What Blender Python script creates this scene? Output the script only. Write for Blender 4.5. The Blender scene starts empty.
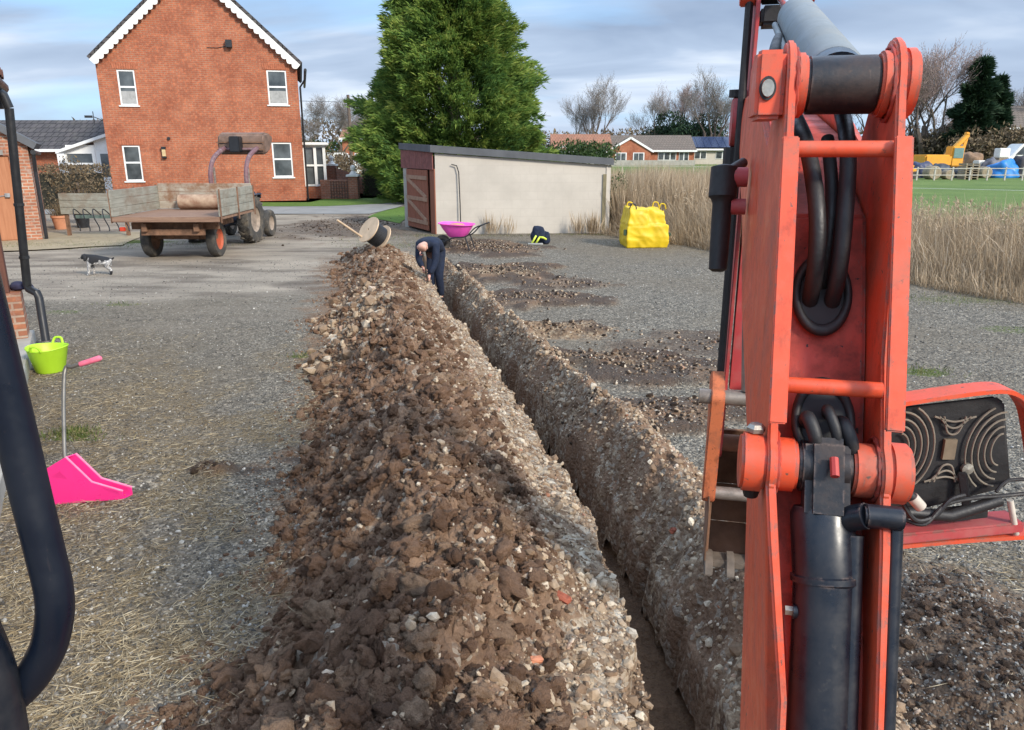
import bpy, math, random
import numpy as np
from mathutils import Vector, Matrix, Euler, noise as mnoise
R=math.radians; PI=math.pi
rng=random.Random(7); nr=np.random.default_rng(11)
sc=bpy.context.scene
col=sc.collection
# ------------------------------------------------------------------ camera geometry
F=755.0; PITCH=math.atan(215/F); EYE=2.1
def ray(px,py):
    a=(px-512)/F; b=(365-py)/F
    return (a, math.cos(PITCH)+b*math.sin(PITCH), -math.sin(PITCH)+b*math.cos(PITCH))
def gp(px,py,z=0.0):
    d=ray(px,py); t=(z-EYE)/d[2]; return Vector((d[0]*t,d[1]*t,z))
def at(px,py,Y):
    d=ray(px,py); t=Y/d[1]; return Vector((d[0]*t,Y,EYE+d[2]*t))
# ------------------------------------------------------------------ numpy noise
def _h(ix,iy,s):
    n=(ix.astype(np.int64)*374761393+iy.astype(np.int64)*668265263+s*1442695041)&0xffffffff
    n=((n^(n>>13))*1274126177)&0xffffffff
    return ((n^(n>>16))&0xffff)/65535.0
def vn(x,y,s=0):
    x=np.asarray(x,float);y=np.asarray(y,float)
    ix=np.floor(x);iy=np.floor(y);fx=x-ix;fy=y-iy
    fx=fx*fx*(3-2*fx);fy=fy*fy*(3-2*fy)
    a=_h(ix,iy,s);b=_h(ix+1,iy,s);c=_h(ix,iy+1,s);d=_h(ix+1,iy+1,s)
    return a+(b-a)*fx+(c-a)*fy+(a-b-c+d)*fx*fy
def fbm(x,y,o=4,s=0):
    r=0;a=.5;t=0
    for i in range(o):
        r=r+a*vn(x*2**i+i*17.3,y*2**i-i*9.1,s+i); t+=a; a*=.5
    return r/t
def worley(x,y,s=0):
    ix=np.floor(x);iy=np.floor(y);f=np.full(np.shape(x),9.0);idv=np.zeros(np.shape(x))
    for dx in(-1,0,1):
        for dy in(-1,0,1):
            cx=ix+dx;cy=iy+dy
            px=cx+_h(cx,cy,s);py=cy+_h(cx,cy,s+5)
            d=np.hypot(x-px,y-py);m=d<f
            f=np.where(m,d,f);idv=np.where(m,_h(cx,cy,s+9),idv)
    return f,idv
def ss(a,b,x):
    t=np.clip((x-a)/(b-a),0,1);return t*t*(3-2*t)
# ------------------------------------------------------------------ mesh helpers
def link(o,parent=None):
    col.objects.link(o)
    if parent: o.parent=parent
    return o
def tag(o,label=None,cat=None,group=None,kind=None):
    if label:o['label']=label
    if cat:o['category']=cat
    if group:o['group']=group
    if kind:o['kind']=kind
    return o
def thing(name,label,cat,loc=(0,0,0),rz=0,group=None):
    o=bpy.data.objects.new(name,None);o.empty_display_size=.2
    o.location=loc;o.rotation_euler=(0,0,rz);link(o);return tag(o,label,cat,group)
def copy_tree(o,parent=None):
    c=o.copy();link(c);c.parent=parent
    for ch in list(o.children): copy_tree(ch,c)
    return c
class MB:
    def __init__(s): s.v=[];s.f=[]
    def add(s,v,f,M=None):
        b=len(s.v)
        if M is not None: v=[M@Vector(p) for p in v]
        s.v+= [tuple(p) for p in v]; s.f+=[tuple(b+i for i in q) for q in f]; return s
    def box(s,c,d,M=None):
        x,y,z=c;a,b,e=d[0]/2,d[1]/2,d[2]/2
        v=[(x+i*a,y+j*b,z+k*e) for k in(-1,1) for j in(-1,1) for i in(-1,1)]
        return s.add(v,[(0,2,3,1),(4,5,7,6),(0,1,5,4),(2,6,7,3),(0,4,6,2),(1,3,7,5)],M)
    def bb(s,x0,x1,y0,y1,z0,z1,M=None): return s.box(((x0+x1)/2,(y0+y1)/2,(z0+z1)/2),(x1-x0,y1-y0,z1-z0),M)
    def bar(s,p0,p1,w,h,up=(0,0,1)):
        p0=Vector(p0);p1=Vector(p1);d=(p1-p0).normalized();u=Vector(up)
        if abs(d.dot(u))>.98:u=Vector((1,0,0))
        r=d.cross(u).normalized();u=r.cross(d)
        v=[p+r*i*w/2+u*k*h/2 for p in(p0,p1) for i,k in((-1,-1),(1,-1),(1,1),(-1,1))]
        return s.add(v,[(0,3,2,1),(4,5,6,7),(0,1,5,4),(1,2,6,5),(2,3,7,6),(3,0,4,7)])
    def tube(s,pts,r,n=12,caps=True):
        pts=[Vector(p) for p in pts];rs=r if isinstance(r,(list,tuple)) else [r]*len(pts)
        b=len(s.v);N=len(pts);prev=None
        for i,p in enumerate(pts):
            d=(pts[min(i+1,N-1)]-pts[max(i-1,0)]).normalized()
            if prev is None:
                a=Vector((0,0,1)) if abs(d.z)<.9 else Vector((1,0,0)); a=(a-d*a.dot(d)).normalized()
            else: a=(prev-d*prev.dot(d)).normalized()
            prev=a;c=d.cross(a)
            for k in range(n):
                t=2*PI*k/n; s.v.append(tuple(p+(a*math.cos(t)+c*math.sin(t))*rs[i]))
        for i in range(N-1):
            for k in range(n):
                k2=(k+1)%n; s.f.append((b+i*n+k,b+i*n+k2,b+(i+1)*n+k2,b+(i+1)*n+k))
        if caps:
            s.f.append(tuple(b+k for k in reversed(range(n)))); s.f.append(tuple(b+(N-1)*n+k for k in range(n)))
        return s
    def cyl(s,p0,p1,r0,r1=None,n=24): return s.tube([p0,p1],[r0,r0 if r1 is None else r1],n)
    def lathe(s,prof,M=None,n=24,close=False):
        b=len(s.v);P=[]
        for k in range(n):
            t=2*PI*k/n
            for r,z in prof: P.append((r*math.cos(t),r*math.sin(t),z))
        m=len(prof);f=[]
        for k in range(n):
            k2=(k+1)%n
            for i in range(m-1 if not close else m):
                j=(i+1)%m; f.append((k*m+i,k2*m+i,k2*m+j,k*m+j))
        return s.add(P,f,M)
    def prism(s,poly,t0,t1,M=None):
        # poly in (a,b); extruded along third axis: vertex=(a,t,b)
        n=len(poly);v=[(a,t0,b) for a,b in poly]+[(a,t1,b) for a,b in poly]
        f=[tuple(range(n)),tuple(reversed(range(n,2*n)))]+[(i,n+i,n+(i+1)%n,(i+1)%n) for i in range(n)]
        return s.add(v,f,M)
    def build(s,name,mat,parent=None,smooth=False,bevel=0,seg=2,loc=None,fix=True):
        me=bpy.data.meshes.new(name);me.from_pydata(s.v,[],s.f);me.update()
        import bmesh
        if fix:
            bm=bmesh.new();bm.from_mesh(me)
            bmesh.ops.recalc_face_normals(bm,faces=bm.faces)
            if bevel: 
                ed=[e for e in bm.edges if len(e.link_faces)==2 and e.calc_face_angle(0)>.5]
                bmesh.ops.bevel(bm,geom=ed,offset=bevel,segments=seg,affect='EDGES',clamp_overlap=True)
            bm.to_mesh(me);bm.free()
        if mat: me.materials.append(mat)
        if smooth or bevel:
            for p in me.polygons:p.use_smooth=True
            try: me.set_sharp_from_angle(angle=R(38))
            except Exception: pass
        o=bpy.data.objects.new(name,me);link(o,parent)
        if loc:o.location=loc
        return o
def arr_mesh(name,V,Fc,mat,k,attrs=None,smooth=False,parent=None):
    V=np.asarray(V,np.float32);Fc=np.asarray(Fc,np.int32)
    me=bpy.data.meshes.new(name);me.vertices.add(len(V));me.vertices.foreach_set('co',V.ravel())
    nf=len(Fc);me.loops.add(nf*k);me.loops.foreach_set('vertex_index',Fc.ravel())
    me.polygons.add(nf);me.polygons.foreach_set('loop_start',np.arange(0,nf*k,k,dtype=np.int32))
    if attrs:
        for n,a in attrs.items():
            at_=me.attributes.new(n,'FLOAT','POINT');at_.data.foreach_set('value',np.asarray(a,np.float32).ravel())
    me.update(calc_edges=True);me.validate()
    me.polygons.foreach_set('use_smooth',np.full(len(me.polygons),smooth))
    me.materials.append(mat);o=bpy.data.objects.new(name,me);link(o,parent);return o
# ------------------------------------------------------------------ material helpers
class NT:
    def __init__(s,name,world=False):
        if world: s.nt=world.node_tree
        else:
            s.m=bpy.data.materials.new(name);s.m.use_nodes=True;s.nt=s.m.node_tree
        s.nt.nodes.clear()
    def n(s,t,**kw):
        nd=s.nt.nodes.new(t)
        for k,v in kw.items(): setattr(nd,k,v)
        return nd
    def l(s,a,b): s.nt.links.new(a,b)
    def set(s,sock,v):
        if isinstance(v,bpy.types.NodeSocket): s.l(v,sock)
        elif isinstance(v,(tuple,list)) and len(v)==3 and sock.type=='RGBA': sock.default_value=(*v,1)
        else: sock.default_value=v
    def pos(s): return s.n('ShaderNodeNewGeometry').outputs['Position']
    def obj(s): return s.n('ShaderNodeTexCoord').outputs['Object']
    def nrm(s): return s.n('ShaderNodeTexCoord').outputs['Normal']
    def attr(s,n): return s.n('ShaderNodeAttribute',attribute_name=n).outputs['Fac']
    def map(s,v,scale=(1,1,1),rot=(0,0,0),loc=(0,0,0)):
        m=s.n('ShaderNodeMapping');s.l(v,m.inputs['Vector']);m.inputs['Scale'].default_value=scale;m.inputs['Rotation'].default_value=rot;m.inputs['Location'].default_value=loc;return m.outputs[0]
    def noise(s,v,sc_,det=4,ro=.55,dist=0,out='Fac'):
        m=s.n('ShaderNodeTexNoise');s.l(v,m.inputs['Vector']);m.inputs['Scale'].default_value=sc_;m.inputs['Detail'].default_value=det;m.inputs['Roughness'].default_value=ro;m.inputs['Distortion'].default_value=dist;return m.outputs[out]
    def voro(s,v,sc_,feat='F1',out='Distance',rnd=1):
        m=s.n('ShaderNodeTexVoronoi',feature=feat);s.l(v,m.inputs['Vector']);m.inputs['Scale'].default_value=sc_;m.inputs['Randomness'].default_value=rnd;return m.outputs[out]
    def ramp(s,f,stops,interp='LINEAR'):
        m=s.n('ShaderNodeValToRGB');m.color_ramp.interpolation=interp;e=m.color_ramp.elements
        while len(e)<len(stops): e.new(.5)
        for i,(p,c) in enumerate(stops):
            e[i].position=p; e[i].color=(*c,1) if isinstance(c,(tuple,list)) else (c,c,c,1)
        s.l(f,m.inputs[0]);return m.outputs[0]
    def mix(s,f,a,b,mode='MIX'):
        m=s.n('ShaderNodeMix',data_type='RGBA',blend_type=mode);s.set(m.inputs[0],f);s.set(m.inputs[6],a);s.set(m.inputs[7],b);return m.outputs[2]
    def ma(s,op,a,b=0.0,c=0.0,clamp=False):
        m=s.n('ShaderNodeMath',operation=op,use_clamp=clamp);s.set(m.inputs[0],a);s.set(m.inputs[1],b);s.set(m.inputs[2],c);return m.outputs[0]
    def sep(s,v): return s.n_sep(v)
    def n_sep(s,v):
        m=s.n('ShaderNodeSeparateXYZ');s.l(v,m.inputs[0]);return m.outputs
    def comb(s,x,y,z):
        m=s.n('ShaderNodeCombineXYZ');s.set(m.inputs[0],x);s.set(m.inputs[1],y);s.set(m.inputs[2],z);return m.outputs[0]
    def bump(s,h,st=.5,d=.02,nrm=None):
        m=s.n('ShaderNodeBump');s.l(h,m.inputs['Height']);m.inputs['Strength'].default_value=st;m.inputs['Distance'].default_value=d
        if nrm: s.l(nrm,m.inputs['Normal'])
        return m.outputs[0]
    def out(s,colr,rough=.8,bump=None,metal=0,spec=.5,**kw):
        b=s.n('ShaderNodeBsdfPrincipled');o=s.n('ShaderNodeOutputMaterial');s.set(b.inputs['Base Color'],colr);s.set(b.inputs['Roughness'],rough);b.inputs['Metallic'].default_value=metal;b.inputs['Specular IOR Level'].default_value=spec
        for k,v in kw.items(): s.set(b.inputs[k],v)
        if bump: s.l(bump,b.inputs['Normal'])
        s.l(b.outputs[0],o.inputs[0]);return s.m
def simple(name,c,rough=.6,var=.25,sc_=6,bump=.1,bs=40,metal=0,c2=None,det=5,bd=.004,spec=.5,**kw):
    t=NT(name);p=t.obj();n=t.noise(p,sc_,det,.6)
    c2=c2 or tuple(x*(1-var) for x in c); ch=tuple(min(1,x*(1+var*.6)) for x in c)
    cc=t.ramp(n,[(.3,c2),(.55,c),(.75,ch)])
    r=t.ramp(t.noise(p,sc_*2.3,4),[(.3,max(0,rough-.12)),(.7,min(1,rough+.12))])
    b=t.bump(t.noise(p,bs,4,.6),bump,bd) if bump else None
    return t.out(cc,r,b,metal,spec,**kw)
def brickcoords(t):
    p=t.n_sep(t.obj());n=t.n_sep(t.nrm())
    ax=t.ma('ABSOLUTE',n[0]);
    g=t.ma('GREATER_THAN',ax,.5)
    u=t.ma('ADD',t.ma('MULTIPLY',p[1],g),t.ma('MULTIPLY',p[0],t.ma('SUBTRACT',1.0,g)))
    return t.comb(u,p[2],0.0)
def brickmat(name,c1,c2,mort,bw=.225,rh=.075,ms=.010,bump=.6,blotch=.35,offset=.5,white=None,lite=.55):
    t=NT(name);uv=brickcoords(t)
    b=t.n('ShaderNodeTexBrick');t.l(uv,b.inputs['Vector']);b.inputs['Scale'].default_value=1;b.inputs['Brick Width'].default_value=bw;b.inputs['Row Height'].default_value=rh
    b.inputs['Mortar Size'].default_value=ms;b.inputs['Mortar Smooth'].default_value=.15;b.offset=offset
    b.inputs['Color1'].default_value=(*c1,1);b.inputs['Color2'].default_value=(*c2,1);b.inputs['Mortar'].default_value=(*mort,1)
    n=t.noise(t.obj(),1.1,5,.65);cc=t.mix(t.ramp(n,[(.35,0.0),(.7,1.0)]),b.outputs['Color'],tuple(x*(1-blotch) for x in c2))
    n2=t.noise(uv,9,3);cc=t.mix(t.ramp(n2,[(.5,0.0),(.75,lite)]),cc,tuple(min(1,x*1.5) for x in c1))
    if white: cc=t.mix(t.ramp(t.noise(t.obj(),2.2,5,.7),[(.55,0.0),(.72,white)]),cc,(.55,.52,.47))
    h=t.ma('ADD',t.ma('MULTIPLY',b.outputs['Fac'],-1.0),t.ma('MULTIPLY',t.noise(uv,60,4),.5))
    return t.out(cc,.88,t.bump(h,bump,.006))
# ------------------------------------------------------------------ ground materials
def gravel_base(t,p,far=1.0):
    big=t.noise(p,.35,5,.6); mid=t.noise(p,2.2,5,.65)
    v1=t.voro(p,85,out='Color'); v2=t.voro(p,38,out='Color')
    g1=t.ramp(t.n_sep(v1)[0],[(0,(.035,.034,.033)),(.3,(.10,.098,.092)),(.6,(.19,.185,.17)),(.82,(.32,.31,.28)),(.94,(.55,.53,.47)),(1,(.75,.7,.62))])
    g2=t.ramp(t.n_sep(v2)[1],[(0,(.03,.03,.029)),(.3,(.09,.088,.083)),(.6,(.19,.18,.165)),(.85,(.33,.31,.28)),(1,(.7,.66,.58))])
    c=t.mix(t.ramp(mid,[(.4,.15),(.6,.7)]),g1,g2)
    c=t.mix(t.ramp(big,[(.4,0.0),(.62,.55)]),c,(.20,.175,.14))
    c=t.mix(t.ramp(t.noise(p,5.5,4,.7),[(.5,0.0),(.72,.5)]),c,(.055,.047,.04))
    h=t.ma('ADD',t.ma('MULTIPLY',t.voro(p,75),-.5),t.ma('MULTIPLY',t.voro(p,34),-1.0))
    h=t.ma('ADD',h,t.ma('MULTIPLY',t.noise(p,8,4),1.2))
    return c,h
def soil_cols(t,p):
    n=t.noise(p,3.2,6,.65);n2=t.noise(p,28,5,.7)
    c=t.ramp(n,[(.3,(.15,.09,.058)),(.5,(.24,.15,.095)),(.7,(.33,.215,.14))])
    c=t.mix(t.ramp(n2,[(.3,.45),(.6,0.0)]),c,(.07,.042,.028))
    return c
def chalk_cols(t,p):
    v=t.n_sep(t.voro(p,38,out='Color'));v2=t.n_sep(t.voro(p,17,out='Color'))
    a=t.ramp(v[0],[(0,(.13,.085,.055)),(.35,(.23,.155,.10)),(.7,(.34,.25,.165)),(.88,(.50,.40,.29)),(1,(.65,.57,.45))])
    b=t.ramp(v2[0],[(0,(.11,.07,.045)),(.5,(.26,.18,.12)),(.85,(.40,.31,.21)),(1,(.6,.53,.42))])
    return t.mix(t.ramp(t.noise(p,6,3),[(.4,0.0),(.6,1.0)]),a,b)
def m_ground():
    t=NT('yard_ground');p=t.pos();c,h=gravel_base(t,p)
    # straw litter
    w=t.noise(t.map(p,(1,.35,1),(0,0,.5)),60,3,.6,1.5);w2=t.noise(t.map(p,(.3,1,1),(0,0,.3)),75,3,.6,1.2)
    f=t.ma('MAXIMUM',t.ramp(w,[(.52,0.0),(.6,1.0)]),t.ramp(w2,[(.54,0.0),(.62,1.0)]))
    sc1=t.mix(t.noise(p,20,3),(.23,.175,.10),(.39,.32,.20))
    base=t.mix(.55,c,(.10,.075,.047))
    straw=t.mix(f,t.mix(.3,base,(.16,.125,.08)),sc1)
    c=t.mix(t.ma('MULTIPLY',t.attr('straw'),t.ramp(t.noise(p,4.5,5,.7),[(.36,.15),(.6,.95)]),clamp=True),c,straw)
    # worn track
    tr=t.ramp(t.noise(t.map(p,(.45,1.6,1)),1.3,6,.65),[(.3,(.20,.18,.16)),(.5,(.36,.33,.295)),(.72,(.50,.46,.41))])
    tr=t.mix(t.ramp(t.n_sep(t.voro(p,30,out='Color'))[0],[(.7,0.0),(1,.6)]),tr,(.42,.4,.35))
    c=t.mix(t.attr('track'),c,tr)
    sm=t.attr('soil');c=t.mix(sm,c,soil_cols(t,p));cm=t.attr('chalk');c=t.mix(cm,c,chalk_cols(t,p))
    gm=t.ramp(t.ma('ADD',t.attr('grass'),t.ma('MULTIPLY',t.ma('SUBTRACT',t.noise(p,22,4,.7),.5),1.2)),[(.42,0.0),(.6,1.0)])
    c=t.mix(gm,c,t.mix(t.noise(p,30,3),(.06,.10,.02),(.16,.2,.06)))
    wet=t.attr('wet')
    c=t.mix(1.0,c,(.78,.71,.61),'MULTIPLY')
    c=t.mix(t.ma('MULTIPLY',wet,.82),c,(.050,.034,.024))
    r=t.ma('SUBTRACT',.93,t.ma('MULTIPLY',wet,.12))
    return t.out(c,r,t.bump(h,.9,.014),spec=.3)
def m_spoil():
    t=NT('spoil');p=t.pos()
    s=soil_cols(t,p);k=chalk_cols(t,p)
    f=t.ramp(t.ma('ADD',t.attr('chalk'),t.ma('MULTIPLY',t.ma('SUBTRACT',t.noise(p,9,5,.7),.5),.9)),[(.38,0.0),(.6,1.0)])
    c=t.mix(f,s,k)
    st=t.ramp(t.n_sep(t.voro(p,24,out='Color'))[0],[(.86,0.0),(.9,.65)])
    c=t.mix(st,c,t.mix(t.noise(p,50,2),(.24,.19,.14),(.5,.45,.37)))
    h=t.ma('ADD',t.ma('MULTIPLY',t.noise(p,22,6,.7),1.0),t.ma('MULTIPLY',t.voro(p,38),-.6))
    return t.out(c,.93,t.bump(h,1.0,.03),spec=.25)
def m_rock(name,stops,sc_=30,bump=.7,bd=.01,wash=None):
    t=NT(name);p=t.pos();c=t.ramp(t.attr('tint'),stops,'LINEAR')
    n=t.noise(p,sc_,5,.65);c=t.mix(t.ramp(n,[(.3,.45),(.6,0.0)]),c,tuple(x*.45 for x in stops[0][1]))
    if wash: c=t.mix(t.ramp(t.noise(p,sc_*.4,4),[(.45,0.0),(.7,.7)]),c,wash)
    return t.out(c,.92,t.bump(t.noise(p,sc_*2.5,5,.7),bump,bd),spec=.25)
M_ground=m_ground();M_spoil=m_spoil()
M_clod=m_rock('soil_clod',[(0,(.16,.09,.055)),(.35,(.26,.15,.092)),(.7,(.34,.205,.128)),(1,(.42,.28,.18))],70,1.0,.03)
M_damp=m_rock('damp_clod',[(0,(.035,.024,.017)),(.6,(.075,.05,.034)),(1,(.17,.11,.075))],55,1.0,.03)
M_stone=m_rock('chalk_stone',[(0,(.17,.11,.07)),(.4,(.31,.225,.15)),(.75,(.49,.39,.275)),(.93,(.64,.56,.44)),(1,(.32,.13,.07))],45,.5,.004,wash=(.27,.175,.105))
M_grav=m_rock('gravel_stone',[(0,(.055,.052,.048)),(.45,(.14,.13,.115)),(.8,(.25,.23,.20)),(.95,(.45,.43,.38)),(1,(.6,.57,.52))],60,.3,.003)
# ------------------------------------------------------------------ trench geometry
_Y=np.array([-6,0,2,3.3,4.4,6,8,10.06,13.7,15.6,60.]);_X=np.array([.86,.80,.74,.70,.58,.24,-.18,-.68,-1.46,-1.86,-11.])
def xc(y): return np.interp(y,_Y,_X)+.012*np.sin(np.asarray(y)*2.3)+.008*np.sin(np.asarray(y)*5.1)
def tz(y): return -(np.interp(y,[0,3,8,12,14.8,15.5],[.6,.55,.55,.42,.33,0.]))
DARK=[(240,470,.22,.07),(205,468,.10,.05),(275,482,.12,.05),(300,460,.18,.05),(430,350,.2,.1)]
SP=[(gp(555,332),.85,.30,.8),(gp(600,362),.75,.28,1),(gp(655,372),.9,.45,.7),(gp(535,300),.9,.5,.8),(gp(560,285),.7,.4,.6),(gp(505,272),.9,.8,.9),(gp(500,250),.9,.8,.8),(gp(640,420),.9,.3,.9),(gp(700,408),.8,.3,.7),
    (gp(720,345),1.3,.5,.35),(gp(470,246),.8,.9,.8),(gp(215,470),.16,.09,.8),(gp(350,225),1.6,3.0,.35)]
def soilmask(x,y):
    m=np.zeros(np.shape(x));n=fbm(x*2.2,y*2.2,5,31)-.5
    for c,rx,ry,st in SP:
        d=np.hypot((x-c.x)/(rx*1.25),(y-c.y)/(ry*1.35))+n*1.5
        m=np.maximum(m,st*ss(1.1,.6,d))
    return m
MND=(1.95,2.75)  # little mound right of the machine
def ground_h(x,y,detail=True):
    x=np.asarray(x,float);y=np.asarray(y,float)
    z=.035*(fbm(x*.5,y*.5,3,3)-.5)*ss(60,20,y)
    sm=soilmask(x,y)
    z=z+sm*(.03+.07*fbm(x*4,y*4,4,8))*ss(25,18,y)
    d=np.hypot((x-MND[0])/.62,(y-MND[1])/.75)+(fbm(x*3,y*3,3,5)-.5)*.5
    z=z+.17*ss(1.05,.2,d)
    if detail:
        f,_=worley(x*14,y*14,2);z=z+(sm+ss(1.05,.7,d))*.022*np.clip(1-f*1.2,0,1)
        z=z+.006*(fbm(x*30,y*30,3,9)-.5)*ss(12,8,y)
    t=x-xc(y)+.02*(fbm(y*6,x*0,2,12)-.5)
    hw=.155+.02*(fbm(y*3,y*0+4,3,14)-.5)
    inside=ss(hw+.035,hw,np.abs(t))*ss(15.6,15.3,y)*ss(-2.6,-2.4,y)
    fl=tz(y)+.03*(fbm(x*8,y*8,4,6)-.5)*2+ .03*ss(.08,.16,np.abs(t))
    z=z*(1-inside)+fl*inside
    z=z-.42*ss(.50,.40,t)*ss(.06,.12,t)*(1-inside)*ss(15.4,14.6,y)*ss(-2.6,-2.4,y)
    return z
def grid_mesh(name,T,S,fn,mat,attrs):
    TT,SS=np.meshgrid(T,S);X=TT+xc(SS);Y=SS
    X=X+0; Z=fn(X,Y,TT)
    V=np.stack([X,Y,Z],-1).reshape(-1,3);n=len(T);m=len(S)
    i=np.arange((m-1)*(n-1));r=i//(n-1);c=i%(n-1);a=r*n+c
    Fc=np.stack([a,a+1,a+n+1,a+n],-1)
    at_={k:f(X,Y,TT).ravel() for k,f in attrs.items()}
    return arr_mesh(name,V,Fc,mat,4,at_,smooth=True)
def grow(a,b,d0,g):
    o=[a];d=d0
    while o[-1]<b: o.append(o[-1]+d);d*=g
    return o
tp=grow(.34,3,.03,1.0)
tr_=grow(tp[-1],900,.035,1.06)
T=np.array([-x for x in reversed(tr_[1:])]+[-x for x in reversed(tp)]+list(np.linspace(-.33,.33,56))+tp+tr_[1:])
S=np.array([-60,-25,-12,-7,-4,-3]+list(np.linspace(-2.65,-2.35,8))+list(np.arange(-2.2,1.8,.08))+grow(1.8,16,.013,1.0042)+grow(16.1,1400,.09,1.03)[0:])
S=np.unique(S)
def a_soil(x,y,t):
    d=np.hypot((x-MND[0])/.7,(y-MND[1])/.85)+(fbm(x*3,y*3,3,5)-.5)*.7
    n=(fbm(x*5,y*5,4,44)-.5)
    return np.clip(np.maximum.reduce([soilmask(x,y)*ss(.15,.42,fbm(x*3,y*3,4,21)),ss(1.15,.8,d)*.55,ss(.17,.14,np.abs(t))*ss(15.7,15.4,y),ss(.9,.5,np.abs(t+.9)-.4+n)*ss(16,14,y)*.7]),0,1)
def a_chalk(x,y,t):
    n=fbm(x*6,y*6,4,51)
    wall=ss(.22,.17,np.abs(t))*ss(.12,.16,np.abs(t))*.5
    m=np.zeros(np.shape(x))
    for px,py,r in((600,360,.35),(560,332,.45),(640,372,.25),(505,275,.4)):
        c=gp(px,py);m=np.maximum(m,ss(1.1,.5,np.hypot((x-c.x)/(r*1.5),(y-c.y)/r)+(n-.5)*1.4))
    return np.clip(m*.85+wall*ss(.4,.6,n),0,1)*ss(24,20,y)
def a_straw(x,y,t):
    m=ss(-.9,-1.5,x+.0*y)*ss(8.6,5.2,y)+.25*ss(-1.2,-2.5,x)*ss(11,8,y)
    rgt=ss(.9,1.4,x)*ss(4.2,3.2,y)*.5
    edge=ss(1.6,.2,reed_d(x,y))*.8
    n=fbm(x*1.3,y*1.3,4,61)
    return np.clip((m+rgt)*ss(.36,.56,n)+edge,0,1)
RA=Vector((2.55,19.9));RB=Vector((7.6,10.9));RC=Vector((12.5,2.5))
def reed_d(x,y):  # signed: distance in front of the reed edge (positive on yard side)
    d=(RB-RA).normalized();nx,ny=d.y,-d.x   # normal pointing... 
    s=(x-RA.x)*nx+(y-RA.y)*ny
    return -s if (( -4-RA.x)*nx+(5-RA.y)*ny)<0 else s
def a_track(x,y,t):
    n=fbm(x*.5,y*1.0,4,71)-.5
    return np.clip(ss(9.6,12.0,y+n*4)*ss(-1.0,-2.6,x+n*1.5+(y-10)*.12)*ss(60,50,y),0,1)*.95
def a_grass(x,y,t):
    n=fbm(x*.8,y*.8,3,81);m=np.zeros(np.shape(x))
    for px,py,rx,ry,s in((70,262,2.2,.45,.0),(72,436,.16,.10,.95),(75,440,.3,.05,.6),(120,305,.4,.12,.5),(300,357,.16,.08,.6),(65,312,.4,.2,.5),(925,372,.3,.2,.6),(1010,330,.5,.3,.5),(960,300,1,.4,.45),(100,242,2.2,.5,.75)):
        c=gp(px,py);m=np.maximum(m,s*ss(1.3,.5,np.hypot((x-c.x)/rx,(y-c.y)/ry)))
    e=ss(.6,-.6,reed_d(x,y))*.5*ss(8,12,y)*ss(2,3,x)
    return np.clip(np.maximum(m,e),0,1)
def a_wet(x,y,t):
    dm_=np.hypot((x-MND[0])/.7,(y-MND[1])/.85);c=gp(335,232);w=ss(1.2,.4,np.hypot((x-c.x)/3,(y-c.y)/1.2)+(fbm(x*1.5,y*3,4,91)-.5)*1.5)*.7
    w=np.maximum(w,.6*ss(1.2,.7,dm_));dk=np.zeros(np.shape(x))
    for px,py,rx,ry in DARK:
        q=gp(px,py);dk=np.maximum(dk,ss(1.3,.5,np.hypot((x-q.x)/rx,(y-q.y)/ry)+(fbm(x*9,y*9,3,97)-.5)*1.2))
    w=np.maximum(w,dk);w=np.maximum(w,.95*ss(.10,.5,soilmask(x,y))*ss(.30,.52,fbm(x*2.6,y*2.6,4,98)))
    return np.clip(w+ss(.19,.13,np.abs(t))*ss(15.6,15.3,y)*.4+ss(.5,.75,fbm(x*.9,y*2.4,4,95))*ss(9,11,y)*ss(-1.5,-2.5,x)*.6,0,1)
ground=grid_mesh('ground',T,S,lambda x,y,t:ground_h(x,y),M_ground,dict(soil=a_soil,chalk=a_chalk,straw=a_straw,track=a_track,grass=a_grass,wet=a_wet))
tag(ground,kind='structure')
# ------------------------------------------------------------------ spoil heaps
def lump(x,y,amt):
    wx=x+.05*(fbm(x*7,y*7,2,3)-.5);wy=y+.05*(fbm(x*7+9,y*7,2,4)-.5)
    f,i=worley(wx*4.5,wy*4.5,7);z=.10*np.sqrt(np.clip(1-(f/.75)**2,0,1))*(.3+i)
    f,i=worley(wx*10,wy*10,8);z=z+.045*np.sqrt(np.clip(1-(f/.8)**2,0,1))*(.3+i)
    f,i=worley(wx*24,wy*24,9);z=z+.02*np.sqrt(np.clip(1-(f/.8)**2,0,1))*(.3+i)
    f,i=worley(wx*52,wy*52,10);z=z+.008*np.clip(1-f/.8,0,1)*(.3+i)
    return z*amt
def hL_w1(y): return -1.72+.38*(fbm(y*1.1,y*0+1,4,101)-.5)*2+.12*(fbm(y*6,y*0+3,3,102)-.5)*2-np.interp(y,[0,2.2,3.5,6,9,12,16],[.1,.12,-.05,.3,.1,.1,0])
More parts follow.
